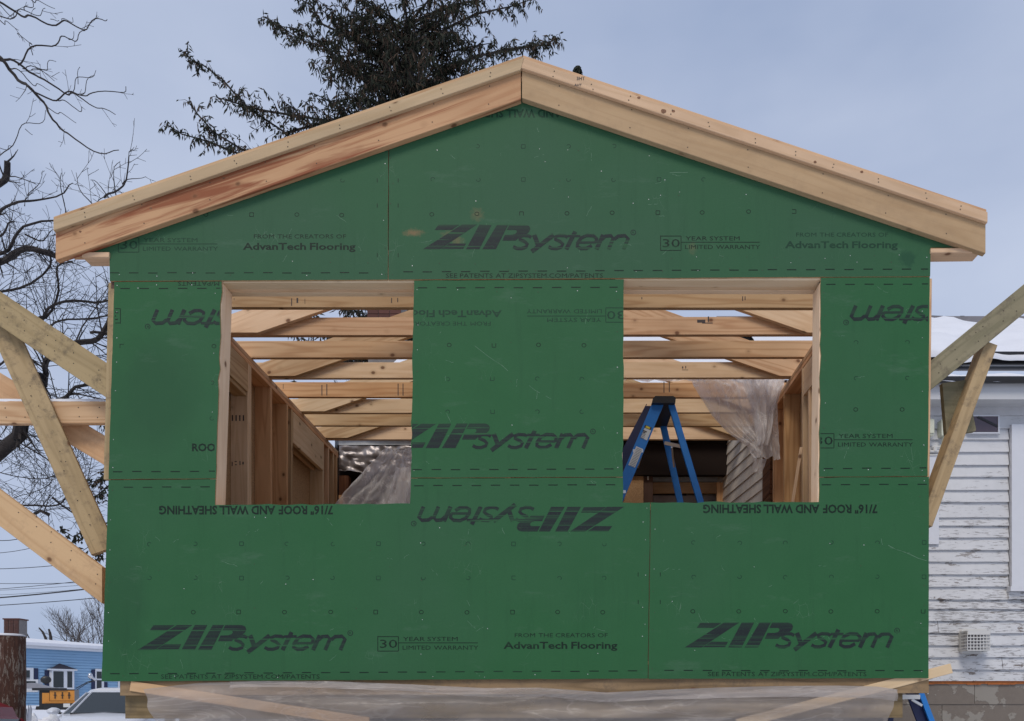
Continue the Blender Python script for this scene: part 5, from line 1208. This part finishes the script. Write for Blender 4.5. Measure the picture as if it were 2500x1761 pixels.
# old post
PO = MB(); PO.tube([W(22, 1735, 4.3) - Vector((0, 0, 1.2))] + [W(22 + .3 * i, 1735 - i * 20.1, 4.3) for i in range(10)], [.165, .165, .163, .166, .162, .160, .161, .158, .158, .157, .152], 22)
for i, v in enumerate(PO.v):
    c = W(22, 1700, 4.3); a = math.atan2(v.y - c.y, v.x - c.x); PO.v[i] = v + Vector((math.cos(a), math.sin(a), 0)) * .012 * mnoise.noise(Vector((a * 3, v.z * 3, 0)))
PO = PO.build('old_post', M['post'], smooth=False); tag(PO, 'thick rotting brown post with peeling bark at the left edge', 'post')
m = MB(); q = W(22, 1553, 4.3); n = 18
m.grid([[(q.x + r * math.cos(2 * math.pi * k / n), 4.3 + r * math.sin(2 * math.pi * k / n), q.z + h) for k in range(n)] for r, h in ((.158, -.003), (.16, .012), (.13, .022), (.02, .026))], close=True); m.build('snow_cap', M['snow'], PO, smooth=True)

# vehicles -------------------------------------------------------------------
def car(name, label, loc, yaw, paint, cat='car', L_=4.3, Wd=1.78, H=1.46, dome=.06, low=0.):
    t = thing(name, label, cat, loc); ca, sa = math.cos(yaw), math.sin(yaw); B = Vector(loc)
    def g(x, y, z): return B + Vector((x * ca - y * sa, x * sa + y * ca, z))     # x forward (front = +x)
    # body: stations along length with half-outline
    st = [(-L_ / 2, .62, .45, .80, .60), (-L_ / 2 + .08, .76, .30, .90, .66), (-1.5, .86, .24, .93, .72), (-.6, .89, .22, .94, .76), (.4, .89, .22, .94, .76), (1.1, .88, .22, .93, .74), (1.6, .86, .25, .84, .70), (L_ / 2 - .12, .78, .30, .74, .62), (L_ / 2, .60, .42, .62, .50)]
    m = MB(); rows = []
    for (x, hw, zl, zh, ht) in st:
        half = [(0, zl), (hw * .8, zl), (hw * .97, zl + .12), (hw, (zl + zh) / 2), (hw * .985, zh - .10), (hw * .93, zh - .02), (ht, zh + .015), (ht * .5, zh + .04), (0, zh + .05)]
        ring = half + [(-a, b) for a, b in half[-2:0:-1]]; rows.append([g(x, a, b) for a, b in ring])
    m.grid(rows, close=True); m.f.append([len(m.v) - 16 + k for k in range(16)]); m.m.append(0); m.f.append([k for k in range(16)][::-1]); m.m.append(0)
    body = m.build('body', paint, t, smooth=True)
    # cabin: lower ring to roof ring; pillars stay painted, glass set in
    lo = [(1.15, .60, .93), (1.05, .78, .93), (-.2, .83, .94), (-1.35, .80, .93), (-1.75, .62, .92)]
    hi = [(.30, .44, H - .02 - low), (.22, .56, H - .04 - low), (-.35, .60, H - .02 - low), (-1.05, .57, H - .04 - low), (-1.25, .42, H - .06 - low)]
    m = MB(); ringl = lo + [(x, -y, z) for x, y, z in lo[::-1]]; ringh = hi + [(x, -y, z) for x, y, z in hi[::-1]]
    mid = [tuple((a * .08 + b * .92) for a, b in zip(p, q)) for p, q in zip(ringl, ringh)]
    up1 = [(x * .96 - .01, y * .95, z + (dome + low) * .55) for x, y, z in ringh]; top_in = [(x * .85 - .04, y * .68, z + dome + low) for x, y, z in ringh]
    m.grid([[g(*p) for p in ringl], [g(*p) for p in mid]], mi=1, close=True); m.grid([[g(*p) for p in mid], [g(*p) for p in ringh], [g(*p) for p in up1], [g(*p) for p in top_in]], mi=0, close=True)
    m.f.append([len(m.v) - 10 + k for k in range(10)]); m.m.append(0)
    cab = m.build('cabin', [paint, M['glass']], t, smooth=False)
    for i in (0, 1, 2, 3, 4, 5, 6, 7, 8, 9):
        m = MB(); p, q = g(*ringl[i]), g(*mid[i]); out_ = Vector(((p + q) / 2 - g(-.3, 0, 1.2)).normalized()) * .008; m.tube([p + out_, q + out_], .019, 5); m.build('pillar', paint if i not in (2, 7) else M['black'], t)
    m = MB(); a, b = g(1.16, .60, .955), g(1.16, -.60, .955); m.tube([a, b], .02, 4); m.build('wiper_cowl', M['black'], t)
    for s in (1, -1):
        m = MB(); c = g(.92, s * .98, 1.02)
        rows = []
        for k, (r, xx) in enumerate(((.02, .12), (.075, .08), (.09, .0), (.085, -.05))): rows.append([g(.92 + xx, s * .98 + r * 1.35 * math.cos(a), 1.0 + r * .9 * math.sin(a)) for a in [2 * math.pi * j / 10 for j in range(10)]])
        m.grid(rows, close=True); mo = m.build('wing_mirror', paint, t, smooth=True); m = MB(); m.tube([g(.92, s * .80, .95), g(.92, s * .92, .97)], .025, 5); m.build('mirror_arm', M['black'], mo)
        for x in (1.35, -1.32):
            m = MB(); m.tube([g(x, s * .90, .31), g(x, s * .70, .31)], .31, 18); wh = m.build('wheel', M['rubber'], t); m = MB(); m.tube([g(x, s * .91, .31), g(x, s * .89, .31)], .20, 12); m.build('rim', M['steel'], wh)
        m = MB(); m.obox(g(L_ / 2 - .10, s * .62, .62), (g(1, 0, 0) - g(0, 0, 0)) * .12, (g(0, 1, 0) - g(0, 0, 0)) * .34, Vector((0, 0, .13))); m.build('headlight', M['mirror'], t)
    m = MB(); m.obox(g(L_ / 2 - .0, 0, .45), (g(1, 0, 0) - g(0, 0, 0)) * .04, (g(0, 1, 0) - g(0, 0, 0)) * .8, Vector((0, 0, .18))); m.build('grille', M['black'], t)
    return t
q = W(315, 1740, 7.3)
wc = car('parked_car', 'white parked car in front of the blue house, partly hidden by the beam', (-9.85, 12.3, .40), math.radians(-76), M['car_white'])
q = W(-20, 1740, 2.6)
rc_ = car('parked_car', 'dark red car whose rounded roof shows in the lower left corner', (W(-70, 1700, 2.9).x - .74, 2.9, .14), math.radians(-80), M['car_red'], low=.13)
# pickup
yT = 38.; PT = thing('pickup_truck', 'dark pickup with an orange tailgate parked behind a snow heap', 'truck', (W(95, 1700, yT).x, yT + 2, gz(-28, yT)))
def tb(name, mat, x0, x1, y0, y1, ya, yb, par=None):
    p, q = W(x0, y1, ya), W(x1, y0, ya); return bx(name, mat, par or PT, p.x, q.x, ya, yb, p.z, q.z)
bd = tb('truck_bed', M['black'], 58, 131, 1683, 1740, yT + .06, yT + 2.4)
tg = tb('tailgate', M['orange_paint'], 77, 128, 1686, 1711, yT - .04, yT + .05); tb('side_panel', M['orange_paint'], 62, 76.5, 1692, 1718, yT - .02, yT + .05); tb('tailgate_lip', M['orange_paint'], 64, 129, 1712, 1717.5, yT - .07, yT + .05)
for x, w2 in ((87, 1.2), (102, 1.), (116, 1.2)):
    tb('hook', M['black'], x - w2, x + w2, 1690, 1706, yT - .07, yT - .045, tg); tb('hook', M['black'], x - 3, x + 3, 1696.5, 1698.5, yT - .075, yT - .0705, tg)
tb('bumper', M['black'], 60, 132, 1718, 1738, yT - .25, yT + .05); tb('licence_plate', M['sticker'], 99, 113, 1718, 1727, yT - .27, yT - .255)
m = MB(); rows = [];
for i in range(7):
    v = i / 6; rows.append([W(52 + 74 * j / 10, 1683 - (1 - v) * (0) - 15 * math.sin(math.pi * min(1, (j / 10) * .85 + .15)) * v, yT + .0 + v * 1.6) for j in range(11)])
m.grid(rows); m.build('bed_cover', M['metal_sheet'], PT, smooth=True, fixn=False)
m = MB(); p = W(78, 1684, yT); m.obox(p + Vector((0, -.05, .02)), Vector((1.6, 0, 0)), Vector((0, .1, 0)), Vector((0, 0, .14))); m.build('light_bar', M['black'], PT)
cb_ = tb('cab', M['car_white'], 56, 112, 1660, 1690, yT + 2.4, yT + 4.2); tb('rear_window', M['glass'], 62, 106, 1664, 1680, yT + 2.36, yT + 2.395, cb_)
for x in (66, 124):
    m = MB(); p = W(x, 1741, yT + .6); m.tube([p, p + Vector((.25, 0, 0))], .38, 14); m.build('wheel', M['rubber'], PT)
m = MB(); m.tube([W(65, 1672, yT - .2), W(65, 1660, yT - .2)], [.02, .02], 5); c = W(65, 1660, yT - .2); rows = [[c + Vector((.26 * math.sin(ph) * math.cos(a), -.1 * math.cos(ph), .22 * math.sin(ph) * math.sin(a))) for a in [2 * math.pi * j / 12 for j in range(12)]] for ph in [math.pi * k / 6 for k in range(7)]]
m.grid(rows, close=True); m.build('round_lamp', M['black'], PT, smooth=True)
m = MB(); m.tube([W(124, 1681, yT - .3), W(150, 1664, yT - .3), W(168, 1660, yT - .3)], .028, 5); m.tube([W(127, 1684, yT - .3), W(148, 1668, yT - .3), W(168, 1660, yT - .3)], .022, 5); m.build('mirror_arm', M['black'], PT)
m = MB(); c = W(155, 1649, yT - .3); rows = [[c + Vector((.13 * math.sin(ph) * math.cos(a), -.1 * math.cos(ph), .16 * math.sin(ph) * math.sin(a))) for a in [2 * math.pi * j / 10 for j in range(10)]] for ph in [math.pi * k / 6 for k in range(7)]]
m.grid(rows, close=True); m.tube([c, W(167, 1660, yT - .3)], .07, 6); m.build('round_mirror', M['mirror'], PT, smooth=True)
PT.rotation_euler.z = math.radians(27)
# snow heaps
def heap(label, px, py, y, rx, rz, seed, ry=None, lump=1.):
    c = W(px, py, y); m = MB(); rows = []; ry = ry or rx; g0 = min(gz(c.x, y), c.z - .1) - .1; Hh = c.z + rz - g0
    for i in range(15):
        ph = math.pi / 2 * i / 14; row = []
        for j in range(34):
            a = 2 * math.pi * j / 34; d_ = Vector((math.cos(a) * math.sin(ph), math.sin(a) * math.sin(ph), math.cos(ph))); k = 1 + lump * (.22 * mnoise.noise(d_ * 3 + Vector((seed, 0, 0))) + .12 * mnoise.noise(d_ * 9 + Vector((seed, 3, 0))))
            row.append((c.x + rx * d_.x * k, y + ry * d_.y * k, g0 + Hh * (d_.z ** .8) * k * .98))
        rows.append(row)
    m.grid(rows[::-1], close=True); o = m.build('snow_heap', M['snow_lumpy'], smooth=True, fixn=False); tag(o, label, 'snow heap')
heap('lumpy snow heap in front of the white car', 92, 1756, 10., .55, .02, 1.)
heap('upright chunk of white snow leaning beside the old post', 54, 1716, 7.5, .13, .08, 5., .12, 2.)
heap('low broad snow bank below the pickup truck', 80, 1762, 13., .7, .02, 9.)
# power lines -------------------------------------------------------------------
k = 0
wl = [((0, 210), (160, 212), 10, .007, 'topmost of the power lines left of the wall'), ((0, 308), (240, 285), 14, .007, 'second power line from the top, rising to the right'), ((0, 433), (415, 420), 18, .010, 'third power line from the top, nearly level'),
      ((0, 548), (570, 552), 24, .010, 'thin level cable at the top of the crossing bundle'), ((0, 590), (570, 545), 26, .012, 'thin cable crossing the bundle upward to the right'), ((0, 600), (600, 572), 27, .008, 'faint cable in the middle of the bundle'),
      ((0, 636), (640, 600), 22, .006, 'faint cable just above the thick black one'), ((0, 656), (650, 603), 20, .022, 'thick black cable above the lowest line'), ((0, 715), (735, 670), 20, .013, 'lowest power line, right above the blue house roof')]
for a, b, y, r, lb in wl:
    A, B = W(a[0] * .316, 1250 + a[1] * .316, y), W(b[0] * .316, 1250 + b[1] * .316, y); dirx = B - A; P0, P1 = A - dirx * 2.0, B + dirx * 1.2; pts = []
    for i in range(13): t = i / 12; pts.append(P0.lerp(P1, t) - Vector((0, 0, .25 * 4 * t * (1 - t) - .22)))
    m = MB(); m.tube(pts, r, 5); tag(m.build('power_line', M['wire'], fixn=False), lb, 'power line', 'power lines at the lower left')
m = MB(); m.tube([W(2180, 768, 7), W(2350, 774, 7), (W(2700, 771, 7))], .006, 4); m.tube([W(2350, 774, 7), W(2500, 800, 6)], .007, 4); m.tube([W(2344, 774, 7), W(2354, 774, 7)], .016, 6); tag(m.build('power_line', M['wire'], fixn=False), 'thin cable with a side branch above the snowy roof at right', 'power line')
m = MB(); rows = [W(2516, 470, -1.0)]
print('objects', len(bpy.data.objects), 'faces', sum(len(x.polygons) for x in bpy.data.meshes))
